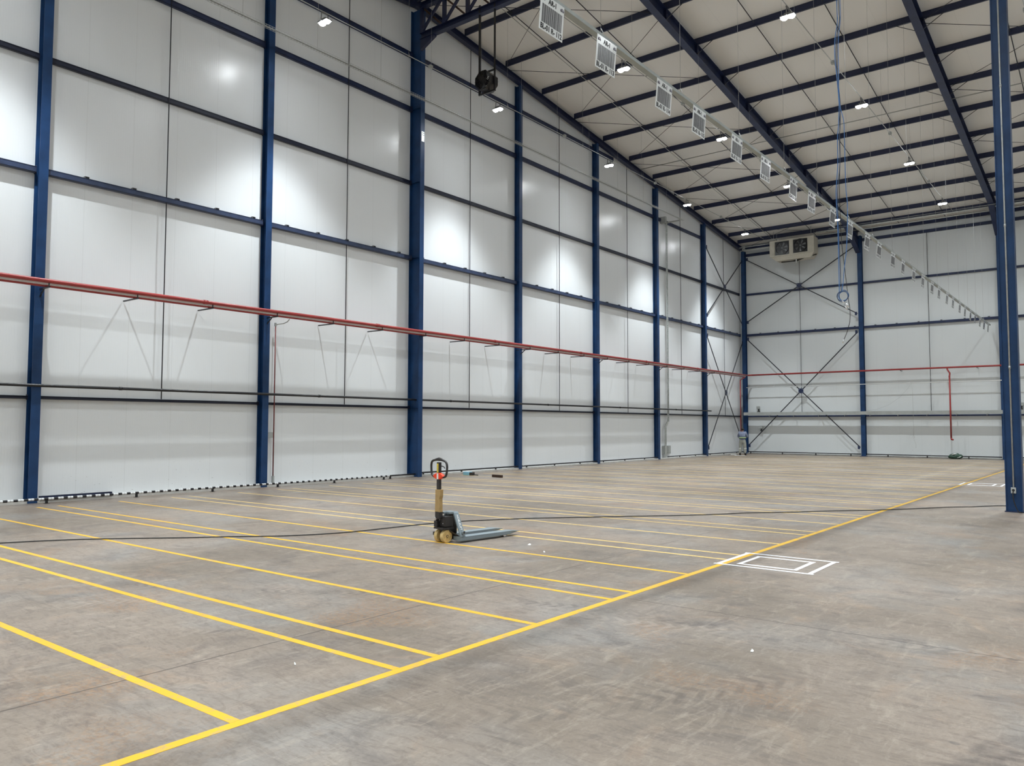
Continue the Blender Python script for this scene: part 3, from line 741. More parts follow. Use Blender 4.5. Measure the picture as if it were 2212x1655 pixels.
MB().cyl((11.79, 48.62, 4.55), (11.79, 48.62, 1.12), .042, 12).cyl((11.79, 48.66, 4.58), (11.79, 48.60, 4.5), .045, 12).build('riser', 'red', d1)
MB().tube([(11.79, 48.62, 1.14), (11.80, 48.62, 1.06), (11.90, 48.62, 1.03)], .045, 10).build('elbow', 'red', d1)
d2 = thing('drop_pipe', (-.12, 48.62, .95), 'red drop pipe in the far left corner above the worker', 'pipe')
MB().cyl((-.12, 48.62, .98), (-.12, 48.62, 4.70), .03, 12).build('riser', 'red', d2)
MB().tube([(-.12, 48.62, 4.70), (-.05, 48.60, 4.76), (.20, 48.56, 4.88)], .03, 10).build('elbow_pipe', 'red', d2)
tr = thing('cable_trunking', (14, 48.72, 2.44), 'wide grey trunking running along the end wall above head height', 'trunking')
MB().box((.05, 48.675, 2.445), (RIGHTX-.05, 48.80, 2.64)).build('casing', 'greytray', tr)
for x in (1.70, 3.21, 4.71, 6.22, 7.62, 9.12, 10.6, 12.05, 13.5, 15.0, 16.5):
    MB().box((x-.03, 48.70, 2.415), (x+.03, 49.09, 2.443)).cyl((x, 48.72, 2.36), (x, 48.72, 2.42), .012, 6).build('bracket', 'galv', tr)
o = MB().cyl((.2, 48.83, 4.23), (RIGHTX-.1, 48.83, 4.23), .022, 8)
for x in (1.9, 4.3, 9.7, 14.1): o.cyl((x, 48.83, 4.23), (x, 49.19, 4.33), .008, 6)
o = o.build('conduit', 'pvc'); tag(o, 'thin white pipe along the end wall below the red pipe', 'pipe')
def wallbox(x, z0, z1, label, wd):
    r = thing('wall_fixture', (x, 49.05, z0), label, 'fixture')
    MB().box((x-wd/2, 48.98, z1-.17), (x+wd/2, 49.15, z1)).build('head', 'greytray', r, bevel=.01)
    MB().bar((x+.02, 49.08, z0), (x+.02, 49.08, z1-.1), .05, .05, (0, 1, 0)).box((x-.06, 49.08, z0), (x+.06, 49.19, z0+.04)).build('bracket', 'black', r)
wallbox(.87, 2.68, 3.03, 'small pale fixture on end wall just above the trunking, near corner', .18)
wallbox(1.03, 1.45, 1.77, 'small grey fixture on end wall below the trunking, near corner', .22)
wallbox(15.03, 2.68, 3.03, 'small pale fixture on end wall right of the free-standing column', .22)
hw = thing('hanging_wire', (9.935, 48.6, 1.2), 'thin wire hanging on the end wall with a small ring at its end', 'wire')
MB().tube([(9.93, 48.82, 4.262), (9.93, 48.62, 4.20), (9.935, 48.60, 1.23)], .006, 5).tube([(9.93, 48.6, 4.2), (9.3, 48.6, 3.45), (8.7, 48.6, 3.0), (8.1, 48.6, 2.76), (7.5, 48.62, 2.66)], .005, 5).tube([(9.935, 48.6, 1.12), (9.97, 48.6, .95), (10.05, 48.6, .75), (10.03, 48.6, .55)], .005, 5).build('strand', 'wire', hw)
MB().ring((9.935, 48.6, 1.17), (0, 1, 0), .035, .06, .02).build('ring', 'galv', hw)

# cooler
ev = thing('air_cooler', (4.1, 47.4, 11.85), 'cream twin-fan air cooler hung under the roof in the far corner', 'cooler')
X0, X1, Y0, Y1, Z0, Z1 = 2.42, 5.08, 47.25, 48.05, 12.13, 13.12
mb = MB()
mb.box((X0+.003, Y0+.035, Z0+.003), (X1-.003, Y1, Z1-.003)).build('casing', 'cream', ev, bevel=.02)
FC = [(3.18, 12.62), (4.28, 12.64)]
fr = MB().box((X0, Y0-.004, Z0), (X0+.30, Y0+.03, Z1)).box((X1-.38, Y0-.004, Z0), (X1, Y0+.03, Z1)).box((X0+.30, Y0-.004, Z1-.09), (X1-.38, Y0+.03, Z1)).box((X0+.30, Y0-.004, Z0), (X1-.38, Y0+.03, Z0+.07)).box((3.62, Y0-.004, Z0+.07), (3.85, Y0+.03, Z1-.09))
fr.build('front_frame', 'cream', ev)
for (x, z) in FC:
    pn = MB().box((x-.42, Y0+.005, z-.41), (x+.42, Y0+.018, z+.41)).build('fan', 'fanblack', ev)
    mb = MB()
    for k in range(7):
        a = 2*PI*k/7 + .3
        p = [(.07, -.16), (.16, -.30), (.33, -.22), (.34, .10), (.20, .14), (.08, .10)]
        pts = [(x + r_*math.cos(a+t_), Y0-.012 - .03*t_, z + r_*math.sin(a+t_)) for r_, t_ in p]
        mb.prism(pts, (0, .004, 0))
    mb.build('blades', 'fanblade', pn)
    MB().cyl((x, Y0+.005, z), (x, Y0-.035, z), .055, 14).build('hub', 'galv', pn)
    mb = MB().ring((x, Y0-.03, z), (0, 1, 0), .37, .40, .05, 28)
    for rr in (.10, .19, .28): mb.ring((x, Y0-.045, z), (0, 1, 0), rr-.003, rr+.003, .006, 28)
    for k in range(8):
        a = PI*k/8; mb.bar((x-.38*math.cos(a), Y0-.045, z-.38*math.sin(a)), (x+.38*math.cos(a), Y0-.045, z+.38*math.sin(a)), .005)
    mb.build('guard', 'fanblack', pn)
mb = MB().prism([(X0+.05, Y0+.03, Z0), (X1-.02, Y0+.03, Z0), (X1-.25, Y0+.12, Z0-.26), (X0+.35, Y0+.12, Z0-.26)], (0, .72, 0)); mb.build('drip_tray', 'cream', ev)
MB().tube([(3.05, 47.5, 11.80), (3.7, 47.5, 11.78), (4.0, 47.5, 11.80), (4.5, 47.5, 11.92), (5.15, 47.5, 12.02)], [.035, .035, .06, .035, .04], 8).build('drain_pipe', 'rubber', ev)
MB().cyl((3.96, 47.45, 11.66), (3.96, 47.45, 11.88), .03, 8).build('drain_stub', 'pvc', ev)
mb = MB()
for x in (X0+.2, X1-.2):
    for y in (Y0+.15, Y1-.1): mb.cyl((x, y, Z1), (x, y, RZ(y, .44)), .01, 6)
mb.build('hanger_rod', 'galv', ev)
for i, (y, z, r_) in enumerate(((47.55, 13.34, .045), (47.8, 13.20, .03), (47.35, 13.22, .018))):
    o = MB().tube([(X1 + .05, y, z), (9, y, z), (RIGHTX-.1, y, z)] if i < 2 else [(X0-.3, y, z), (X0+.5, y, z)], r_, 10).build('refrigerant_pipe', 'galv')
    tag(o, ['thick silver refrigerant pipe running right from the cooler', 'thin silver refrigerant pipe running right from the cooler', 'short silver pipe stub left of the cooler'][i], 'pipe')
o = MB().tube([(.3, 47.7, 13.10), (X0-.02, 47.7, 13.10)], .028, 10).tube([(.3, 47.9, 12.93), (X0-.02, 47.9, 12.93)], .022, 10).build('refrigerant_pipe', 'galv')
tag(o, 'pair of silver refrigerant pipes running left from the cooler to the corner', 'pipe')

# hanging drum fan
hf = thing('hanging_fan', (3.3, 19.12, 12.6), 'black drum fan in a square frame hung from the truss', 'fan')
mb = MB().bar((2.98, 19.12, 12.62), (2.98, 19.12, 15.66), .06, .06, (0, 1, 0)).bar((3.62, 19.12, 12.62), (3.62, 19.12, 15.9), .045, .045, (0, 1, 0))
mb.build('post', 'black', hf)
MB().bar((2.95, 19.12, 12.63), (3.65, 19.12, 12.63), .05, .05).bar((2.95, 19.12, 13.32), (3.65, 19.12, 13.32), .045, .045).build('frame_rail', 'black', hf)
pts = [(3.28+.335*math.cos(PI/8+PI*k/4), 18.90, 12.98+.335*math.sin(PI/8+PI*k/4)) for k in range(8)]
dr = MB()
for k in range(8):
    a, b = Vector(pts[k]), Vector(pts[(k+1) % 8]); c0 = Vector((3.28, 18.90, 12.98))
    ia, ib = c0+(a-c0)*.96, c0+(b-c0)*.96
    dr.prism([a, b, ib, ia], (0, .42, 0))
dr.build('drum', 'fanblack', hf)
mb = MB()
for k in range(5):
    a = 2*PI*k/5 + .5
    mb.prism([(3.28+r_*math.cos(a+t_), 19.08+.05*t_, 12.98+r_*math.sin(a+t_)) for r_, t_ in ((.06, -.3), (.18, -.42), (.30, -.30), (.31, .25), (.16, .32), (.06, .3))], (0, .006, 0))
mb.build('blades', 'fanblack', hf)
MB().cyl((3.28, 19.0, 12.98), (3.28, 19.28, 12.98), .09, 14).build('motor', 'black', hf)
mb = MB()
for rr in (.08, .15, .22, .29): mb.ring((3.28, 18.89, 12.98), (0, 1, 0), rr-.005, rr+.005, .008, 24).ring((3.28, 19.33, 12.98), (0, 1, 0), rr-.005, rr+.005, .008, 24)
for k in range(6):
    a = PI*k/6
    for y in (18.89, 19.33): mb.bar((3.28-.32*math.cos(a), y, 12.98-.32*math.sin(a)), (3.28+.32*math.cos(a), y, 12.98+.32*math.sin(a)), .008)
mb.build('guard', 'fanblack', hf)

# hanging blue cables
def smooth(pts, n=6):
    P_ = [Vector(p) for p in pts]; out = []
    for i in range(len(P_)-1):
        p0, p1, p2, p3 = P_[max(i-1, 0)], P_[i], P_[i+1], P_[min(i+2, len(P_)-1)]
        for k in range(n):
            t = k/n
            out.append(.5*((2*p1) + (-p0+p2)*t + (2*p0-5*p1+4*p2-p3)*t*t + (-p0+3*p1-3*p2+p3)*t**3))
    out.append(P_[-1]); return out
zt = RZ(17, .3)
hc = thing('hanging_cables', (14.8, 17, 3.6), 'bundle of blue cables hanging from the roof, coiled at its lower end', 'cable')
A_ = [(14.83, zt), (14.80, 13.5), (14.82, 10.84), (14.83, 10.4), (14.77, 10.0), (14.76, 9.6), (14.79, 9.2), (14.825, 8.6), (14.81, 8.2), (14.78, 7.83), (14.775, 7.3), (14.73, 6.7), (14.745, 6.0), (14.752, 5.4), (14.752, 4.80), (14.75, 4.57)]
MB().tube(smooth([(a-.012, 17.0, z) for a, z in A_]), .0085, 6).build('cable', 'bluecable', hc, label='bright blue cable')
MB().tube(smooth([(a+.012+(.012*math.sin(z*1.9)), 17.02, z) for a, z in A_]), .008, 6).build('cable', 'greycable', hc)
B_ = [(14.88, zt), (14.87, 13), (14.882, 10.8), (14.883, 10.4), (14.83, 9.9), (14.825, 9.3), (14.83, 8.6), (14.904, 8.2), (14.914, 7.8), (14.92, 6.8), (14.945, 6.3), (14.91, 5.5), (14.86, 5.1), (14.83, 4.8), (14.80, 4.56)]
MB().tube(smooth([(a, 16.97, z) for a, z in B_]), .0075, 6).build('cable', 'bluecable', hc)
C_ = [(14.79, zt), (14.80, 12), (14.80, 10.5), (14.78, 9.5), (14.80, 8.6), (14.80, 7.6), (14.77, 6.6), (14.79, 5.7), (14.84, 5.1), (14.88, 4.65), (14.905, 4.4), (14.93, 4.15), (14.92, 3.95), (14.87, 3.75), (14.80, 3.58)]
MB().tube(smooth([(a, 17.05, z) for a, z in C_]), .0065, 6).build('cable', 'rubber', hc)
cc = Vector((14.81, 17, 4.47))
for i, (rx, rz_, dx) in enumerate(((.105, .115, 0), (.095, .095, .01), (.118, .108, -.005), (.09, .115, .005))):
    MB().tube([cc + Vector((dx + rx*math.cos(2*PI*k/24), .02*i-.03, rz_*math.sin(2*PI*k/24) + .01*i)) for k in range(24)], .008, 6, closed=True).build('coil_loop', 'bluecable' if i == 1 else 'greycable', hc)
MB().cyl((14.80, 16.95, 4.385), (14.85, 16.94, 4.33), .014, 8).cyl((14.87, 16.95, 4.33), (14.93, 16.94, 4.23), .018, 8).cyl((14.84, 16.96, 4.29), (14.91, 16.94, 4.18), .013, 8).cyl((14.79, 17.05, 3.58), (14.77, 17.05, 3.50), .010, 8).build('plug', 'chrome', hc)

# ============================================================ BUMPER RAILS
def rail(y0, y1, x, z, m, label, posts, group):
    r = thing('bumper_rail', (x, (y0+y1)/2, 0), label, 'rail', group)
    MB().cyl((x, y0, z), (x, y1, z), .028, 12).build('rail', m, r)
    for y in posts:
        MB().bar((x, y, 0), (x, y, z-.02), .045, .045, (0, 1, 0)).box((x-.05, y-.05, 0), (x+.05, y+.05, .006)).build('post', 'black', r)
rail(-10.6, 17.83, .24, .105, 'stripes', 'black and white striped bumper rail along the foot of left wall', [7.44+2.03*k for k in range(-8, 6)], 'bumper rails')
rail(17.84, 19.10, .16, .105, 'black', 'short black bumper rail joining the striped rail to wide column', [17.95], 'bumper rails')
bn = ['just beyond the wide column', 'in second bay beyond the wide column', 'in third bay beyond the wide column', 'in the bay with the grey riser', 'in the far corner bay']
for b in range(3, 8):
    y0, y1 = COLY[b]+.12, COLY[b+1]-.12
    ps = [y for y in [19.72+2.0*k for k in range(16)] if y0+.1 < y < y1-.1]
    if b == 6: y0 = 38.30; ps = [y for y in ps if y > y0+.1]
    rail(y0, min(y1, 48.8), -.06, .12, 'black', 'black bumper rail at foot of left wall, ' + bn[b-3], ps, 'bumper rails')
for i, (x0, x1) in enumerate(((.22, 7.03), (7.33, 14.11), (14.41, 21.2))):
    r = thing('bumper_rail', ((x0+x1)/2, 48.95, 0), 'black bumper rail at foot of end wall, ' + ['left of the first column', 'between the two visible columns', 'right of the second column'][i], 'rail', 'bumper rails')
    MB().cyl((x0, 48.95, .13), (x1, 48.95, .13), .028, 12).build('rail', 'black', r)
    for k in range(14):
        x = .38 + 2.03*k
        if x0+.1 < x < x1-.1: MB().bar((x, 48.95, 0), (x, 48.95, .11), .05, .05, (0, 1, 0)).build('post', 'black', r)
o = MB().box((-.09, 7.40, .056), (-.005, 9.0, .15)).box((-.095, 7.40, .056), (0, 9.0, .066)).box((-.095, 7.40, .142), (0, 9.0, .15)).build('steel_channel', 'blued')
tag(o, 'dark steel channel lying on plinth behind the striped rail', 'channel')

# ============================================================ FLOOR MARKINGS
TY = [2.73, 4.03, 4.44, 5.69, 6.98, 7.41, 8.72, 9.99, 10.44, 11.8, 13.04, 13.5, 14.8, 16.07, 16.55, 17.86, 19.12, 19.6, 20.9, 22.2, 22.66, 24.0, 25.2, 25.66]
b_ = 25.66
while b_ < 45:
    TY += [b_+1.32, b_+2.58, b_+3.04]; b_ += 3.04
TXY = 15.17
TX = lambda y: 15.16 + .0088*y
o = MB().prism([(TX(-2.5)-.04, -2.5, 0), (TX(-2.5)+.04, -2.5, 0), (TX(48.6)+.04, 48.6, 0), (TX(48.6)-.04, 48.6, 0)], (0, 0, .0015)).build('floor_tape', 'yellow')
tag(o, 'long yellow tape line dividing the aisle from the storage lanes', 'tape')
for i, y in enumerate(TY):
    m = 'yellow' if y < 9 else 'paleyellow'
    x0 = .95 if y < 20 else .6
    o = MB().box((x0, y-.034, 0), (TX(y)-.042, y+.034, .0014)).build('floor_tape', m)
    tag(o, 'yellow tape line across the floor, %s from the camera' % ORD[i] if i < 20 else 'faint yellow tape line across the floor, %s from the end wall' % ORD[len(TY)-1-i], 'tape', 'yellow lane lines across the floor')
def tape_rect(x0, x1, y0, y1, wd, z, label, over=.05):
    mb = MB()
    mb.box((x0-over, y0-wd/2, z), (x1+over, y0+wd/2, z+.0012)); mb.box((x0-over, y1-wd/2, z), (x1+over, y1+wd/2, z+.0012))
    mb.box((x0-wd/2, y0+wd/2, z), (x0+wd/2, y1-wd/2, z+.0012)); mb.box((x1-wd/2, y0+wd/2, z), (x1+wd/2, y1-wd/2, z+.0012))
    o = mb.build('tape_outline', 'whitetape'); return tag(o, label, 'tape', 'white tape outlines')
tape_rect(15.19, 16.34, 9.63, 10.68, .055, .002, 'outer white tape rectangle on the floor, nearer one')
tape_rect(15.41, 16.12, 9.80, 10.49, .055, .0, 'inner white tape rectangle on the floor, nearer one', .03)
tape_rect(15.32, 16.40, 27.15, 28.27, .055, .002, 'outer white tape rectangle on the floor, far one by the column')
tape_rect(15.53, 16.17, 27.32, 28.10, .055, .0, 'inner white tape rectangle on the floor, far one by the column', .03)
# cable across the floor
CP = [(3.0, -2.0), (4.6, 1.2), (6.17, 4.52), (6.54, 5.2), (6.93, 5.7), (7.76, 6.52), (8.2, 7.02), (8.82, 7.65), (9.22, 8.42), (9.36, 9.24), (9.46, 10.0), (9.68, 10.72), (9.95, 11.23), (10.45, 12.0), (11.0, 12.62), (11.6, 13.32), (12.1, 13.85), (12.61, 14.45), (12.97, 14.95), (13.3, 15.5), (13.87, 16.12), (14.53, 16.98), (15.24, 17.78), (15.93, 18.8), (16.3, 19.4), (16.68, 19.78), (16.9, 20.15), (17.25, 20.5), (17.9, 20.4), (18.6, 19.9), (19.6, 19.5)]
o = MB().tube(smooth([(x, y, .012) for x, y in CP], 5), .0085, 8).build('floor_cable', 'rubber')
tag(o, 'long black cable snaking across the floor behind the pallet truck', 'cable')
o = MB().tube(smooth([(17.5, 19.11, .45), (17.5, 19.06, .30), (17.56, 19.05, .08), (17.62, 19.06, .012), (17.75, 19.2, .010), (18.1, 19.45, .010), (18.8, 19.4, .010)], 6), .010, 8).build('floor_cable', 'rubber')
tag(o, 'short black cable dropping from the socket on free-standing column', 'cable')
# bits on the floor
def scrap(x, y, s_, rz, label):
    mb = MB(); m = Matrix.Translation((x, y, 0)) @ Matrix.Rotation(rz, 4, 'Z')
    mb.prism([m @ Vector(p) for p in ((-s_, -s_*.5, .002), (s_*.8, -s_*.6, .002), (s_, s_*.4, .012), (-s_*.2, s_*.7, .02), (-s_*.9, s_*.3, .006))], (0, 0, .004))
    tag(mb.build('paper_scrap', 'paper'), label, 'litter', 'white scraps on the floor')
scrap(12.37, 9.35, .024, .3, 'small white scrap on the floor right of the pallet truck')
scrap(12.93, 8.95, .014, 1.3, 'tiny white scrap nearer the joint, right of the pallet truck')
scrap(17.02, 6.06, .012, .2, 'thin white scrap on the bare floor right of the aisle line')
scrap(14.5, 3.63, .009, 2.0, 'tiny white scrap on the floor nearest the camera')
bb = thing('plastic_container', (.87, 21.04, 0), 'light blue plastic container on the floor near the wide column', 'container')
MB().box((.72, 20.93, 0), (1.0, 21.13, .12)).build('body', 'skyblue', bb, bevel=.012)
MB().prism([(1.0, 20.95, 0), (1.0, 21.11, 0), (1.0, 21.11, .11), (1.0, 20.95, .11)], (.09, .03, -.0)).build('lid', 'boot', bb)
MB().cyl((1.09, 21.03, .03), (1.30, 21.08, .02), .016, 8).build('handle', 'boot', bb)
o = MB().bar((2.18, 20.83, .045), (2.66, 20.74, .045), .085, .085).build('wood_block', 'wood', bevel=.006)
tag(o, 'dark wooden block lying on the floor right of blue container', 'block')
bg = thing('tarp_bag', (11.98, 48.55, 0), 'crumpled dark green bag on the floor against the end wall', 'bag')
mb = MB().ball((0, 0, .12), .30, 20, (1.15, .7, .55)); 
for v in mb.bm.verts:
    n_ = math.sin(v.co.x*17)*math.cos(v.co.y*23+v.co.z*19); v.co += Vector((v.co.x*.1*n_, v.co.y*.15*n_, v.co.z*.16*n_)); v.co.z = max(v.co.z, .002)
o = mb.build('sack', 'tarp', bg, local=True)
MB().tube([(-.16, -.14, .22), (-.02, -.17, .265), (.12, -.13, .27)], [.02, .035, .012], 8).tube([(.1, -.17, .06), (.22, -.15, .10), (.3, -.1, .16)], [.012, .028, .01], 8).build('pale_stripe', 'bag_white', bg, local=True)
o = MB().box((.42, 45.6, 0), (.76, 45.78, .055)).build('carton', 'paper', bevel=.004); tag(o, 'small pale carton on the floor left of the worker', 'box')
o = MB().box((.90, 45.02, 0), (1.55, 45.20, .02)).build('board', 'paper'); tag(o, 'thin white board lying at the worker\'s feet', 'board')

# ============================================================ PALLET TRUCK
pj = thing('pallet_truck', (11.165, 8.77, 0), 'grey and black hand pallet truck standing on the taped floor', 'pallet truck', rz=math.radians(-7.2))
L_ = dict(local=True)
# forks
for sx in (-1, 1):
    x = sx*.19
    f = MB()
    f.box((x-.08, .17, .078), (x+.08, 1.22, .090))
    f.box((x-.08, .17, .032), (x-.073, 1.16, .078)).box((x+.073, .17, .032), (x+.08, 1.16, .078))
    f.prism([(x-.08, 1.22, .090), (x+.08, 1.22, .090), (x+.05, 1.39, .070), (x-.05, 1.39, .070)], (0, 0, -.012))
    f.prism([(x+.08, 1.16, .078), (x+.08, 1.22, .078), (x+.05, 1.36, .062), (x+.08, 1.16, .035)], (-.007, 0, 0)).prism([(x-.08, 1.16, .078), (x-.08, 1.22, .078), (x-.05, 1.36, .062), (x-.08, 1.16, .035)], (.007, 0, 0))
    fo = f.build('fork', 'jackgrey', pj, bevel=.004, **L_)
    MB().cyl((x-.045, 1.08, .038), (x+.045, 1.08, .038), .037, 18).build('load_roller', 'chrome', fo, **L_)
    MB().bar((x-.055, .95, .045), (x-.055, 1.12, .040), .01, .03).bar((x+.055, .95, .045), (x+.055, 1.12, .040), .01, .03).build('roller_arm', 'hub', fo, **L_)
    MB().cyl((x, .22, .045), (x, .95, .045), .012, 8).build('push_rod', 'jackblack', fo, **L_)
# carriage arch
ar = MB()
arch = [(-.275, .075), (-.275, .10), (-.115, .43), (-.095, .455), (.095, .455), (.115, .43), (.275, .10), (.275, .075)]
inn = [(-.245, .075), (-.245, .105), (-.09, .415), (-.08, .43), (.08, .43), (.09, .415), (.245, .105), (.245, .075)]
for i in range(len(arch)-1):
    (a0, b0), (a1, b1) = arch[i], arch[i+1]; (c0, d0), (c1, d1) = inn[i], inn[i+1]
    ar.prism([(a0, .12, b0), (a1, .12, b1), (c1, .12, d1), (c0, .12, d0)], (0, .095, 0))
ar.box((-.275, .12, .03), (-.10, .22, .092)).box((.10, .12, .03), (.275, .22, .092)).box((-.10, .04, .425), (.10, .14, .455)).box((-.035, -.01, .43), (.035, .06, .455))
ar.build('carriage', 'jackgrey', pj, bevel=.004, **L_)
MB().box((-.09, .185, .12), (.09, .20, .42)).build('carriage_web', 'jackblack', pj, **L_)
MB().cyl((.262, .17, .155), (.292, .17, .155), .028, 16).build('pivot_boss', 'jackgrey', pj, **L_)
MB().cyl((.287, .17, .155), (.296, .17, .155), .015, 12).build('pivot_hole', 'black', pj, **L_)
# lettering along the sloping side plate
d = Vector((.275-.115, 0, .10-.43)).normalized(); nrm = Vector((-d.z, 0, d.x)); nrm = nrm if nrm.x > 0 else -nrm
side = nrm.cross(d)
mt = Matrix((( d.x, side.x, nrm.x, 0.195+nrm.x*.003), (d.y, side.y, nrm.y, .168), (d.z, side.z, nrm.z, .265+nrm.z*.003), (0, 0, 0, 1)))
text_mesh('NOBLELIFT', .050, 'white', pj, mt @ Matrix.Translation((-.035, 0, 0)), weight=.001)
# pump, battery, chassis
MB().box((-.10, -.10, .205), (.12, .115, .23)).prism([(-.11, -.02, .20), (.10, -.02, .20), (.10, .13, .12), (-.11, .13, .12)], (0, .02, .0)).build('chassis_plate', 'jackblack', pj, **L_)
MB().box((-.02, -.06, .235), (.115, .10, .40)).build('battery_box', 'jackblack', pj, bevel=.014, **L_)
MB().box((-.085, -.115, .235), (-.01, .02, .33)).cyl((-.05, -.07, .33), (-.05, -.07, .37), .03, 14).build('pump_body', 'jackblack', pj, bevel=.01, **L_)
MB().cyl((-.05, -.10, .345), (-.05, -.10, .385), .024, 14).cyl((-.05, -.10, .385), (-.05, -.10, .41), .008, 8).cyl((-.06, -.08, .425), (.02, -.085, .425), .007, 8).ball((.075, -.066, .29), .008, 8).build('pump_fitting', 'chrome', pj, **L_)
MB().prism([(-.10, .02, .20), (.11, .02, .20), (.22, .16, .09), (-.22, .16, .09)], (0, .02, -.035)).box((-.20, .13, .045), (.20, .16, .10)).build('link_frame', 'jackblack', pj, **L_)
for sx in (-1, 1):
    x = sx*.072
    w_ = MB(); prof = [(-.030, .088), (-.027, .097), (.027, .097), (.030, .088)]
    w_.tube([(x+a, 0, .097) for a, r in prof], [r for a, r in prof], 32)
    w_.ring((x+.030, 0, .097), (1, 0, 0), .075, .092, .008, 32).ring((x-.030, 0, .097), (1, 0, 0), .075, .092, .008, 32)
    wh = w_.build('steer_wheel', 'nylon', pj, **L_)
    q = MB()
    for k in range(8):
        a = 2*PI*k/8; q.bar((x+.031, .025*math.cos(a), .097+.025*math.sin(a)), (x+.031, .076*math.cos(a), .097+.076*math.sin(a)), .007, .008, (1, 0, 0))
    q.build('spoke_rib', 'nylon', wh, **L_)
    MB().cyl((x-.035, 0, .097), (x+.036, 0, .097), .021, 16).build('hub', 'hub', wh, **L_)
    MB().ring((x+.036, 0, .097), (1, 0, 0), .006, .013, .006, 14).build('axle_end', 'nylon', wh, **L_)
MB().cyl((-.035, 0, .097), (.035, 0, .097), .014, 10).box((-.025, -.03, .10), (.025, .03, .21)).build('axle_fork', 'jackblack', pj, **L_)
MB().box((-.155, -.07, .10), (-.125, -.02, .15)).build('foot_guard', 'jackblack', pj, **L_)
# mast and handle
Y = -.085
MB().box((-.033, Y-.022, .40), (.033, Y+.022, 1.21)).build('mast', 'jackblack', pj, bevel=.006, **L_)
MB().box((-.052, Y-.035, .36), (.052, Y+.04, .475)).build('mast_socket', 'jackblack', pj, bevel=.01, **L_)
cb = MB()
cb.prism([(-.054, Y-.034, .462), (.052, Y-.034, .462), (.046, Y-.034, .66), (.060, Y-.034, .70), (.064, Y-.034, .80), (-.046, Y-.034, .80), (-.048, Y-.034, .62)], (0, .068, 0))
cb.build('cardboard_wrap', 'card', pj, bevel=.003, **L_)
loop = [(-.10, .985), (-.155, 1.01), (-.178, 1.05), (-.186, 1.12), (-.186, 1.17), (-.17, 1.215), (-.13, 1.236), (-.06, 1.246), (0, 1.257), (.06, 1.246), (.13, 1.232), (.17, 1.205), (.188, 1.16), (.186, 1.10), (.176, 1.04), (.15, 1.0), (.10, .985)]
MB().tube(smooth([(a, Y, z) for a, z in loop], 3), .017, 10).tube([(-.12, Y, 1.238), (-.06, Y, 1.25), (0, Y, 1.257), (.06, Y, 1.25), (.12, Y, 1.236)], [.014, .021, .028, .021, .014], 10).build('handle_loop', 'jackblack', pj, **L_)
og = MB().prism([(-.125, Y-.028, 1.0), (-.08, Y-.028, 1.035), (-.03, Y-.028, 1.052), (.03, Y-.028, 1.052), (.08, Y-.028, 1.035), (.125, Y-.028, 1.0), (.06, Y-.028, .958), (0, Y-.028, .948), (-.06, Y-.028, .958)], (0, .056, 0)).build('handle_boss', 'orange', pj, bevel=.012, label='orange-red handle centre', **L_)
MB().box((-.02, Y-.0295, .955), (.018, Y-.0285, 1.045)).build('label_plate', 'silver', og, **L_)
MB().box((-.026, Y-.0235, 1.055), (.012, Y-.0225, 1.19)).build('sticker', 'stickery', pj, label='yellow warning sticker', **L_)
mb = MB()
for k in range(9): mb.box((-.020+.004*(k % 3), Y-.0242, 1.065+.013*k), (.004-.003*(k % 2), Y-.0236, 1.069+.013*k))
mb.build('sticker_print', 'ink', pj, **L_)
MB().tube(smooth([(.03, Y, 1.155), (.08, Y, 1.152), (.115, Y, 1.143), (.135, Y, 1.122)], 4), [.008]*13, 8).build('lever', 'jackblack', pj, **L_)

# ============================================================ WORKER in the far corner, seen from behind
wk = thing('person', (1.20, 45.55, 0), 'person in blue-grey shirt with lime band, standing in far corner, head bent', 'person', rz=math.radians(14))
def skin(name, verts, edges, radii, m, parent, sub=2):
    me = bpy.data.meshes.new(name); me.from_pydata([Vector(v) for v in verts], edges, []); o = bpy.data.objects.new(name, me); COL.objects.link(o)
    o.parent = parent; me.materials.append(M[m]); o.modifiers.new('skin', 'SKIN')
    for i, r_ in enumerate(radii):
        me.skin_vertices[0].data[i].radius = r_ if isinstance(r_, tuple) else (r_, r_)
    me.skin_vertices[0].data[0].use_root = True
    sb = o.modifiers.new('sub', 'SUBSURF'); sb.levels = sub; sb.render_levels = sub
    for p in me.polygons: p.use_smooth = True
    o.modifiers['skin'].use_smooth_shade = True
    return o
# x right, y forward (towards the corner), z up
B = {'pel': (0, 0, .92), 'wai': (0, .01, 1.05), 'che': (0, .03, 1.27), 'nek': (0, .08, 1.43), 'hed': (0, .15, 1.53), 'top': (0, .17, 1.60),
     'shl': (-.18, .05, 1.38), 'ell': (-.27, .10, 1.12), 'wrl': (-.14, .30, 1.05), 'hal': (-.10, .36, 1.05),
     'shr': (.18, .05, 1.38), 'elr': (.27, .10, 1.12), 'wrr': (.14, .30, 1.07), 'har': (.10, .36, 1.07),
     'hil': (-.10, 0, .88), 'knl': (-.13, .03, .48), 'anl': (-.15, -.01, .09), 'tol': (-.17, .12, .04),
     'hir': (.10, 0, .88), 'knr': (.13, .03, .48), 'anr': (.15, -.01, .09), 'tor': (.17, .12, .04)}
K = list(B); E_ = [('pel','wai'),('wai','che'),('che','nek'),('nek','hed'),('hed','top'),('che','shl'),('shl','ell'),('ell','wrl'),('wrl','hal'),('che','shr'),('shr','elr'),('elr','wrr'),('wrr','har'),
     ('pel','hil'),('hil','knl'),('knl','anl'),('anl','tol'),('pel','hir'),('hir','knr'),('knr','anr'),('anr','tor')]
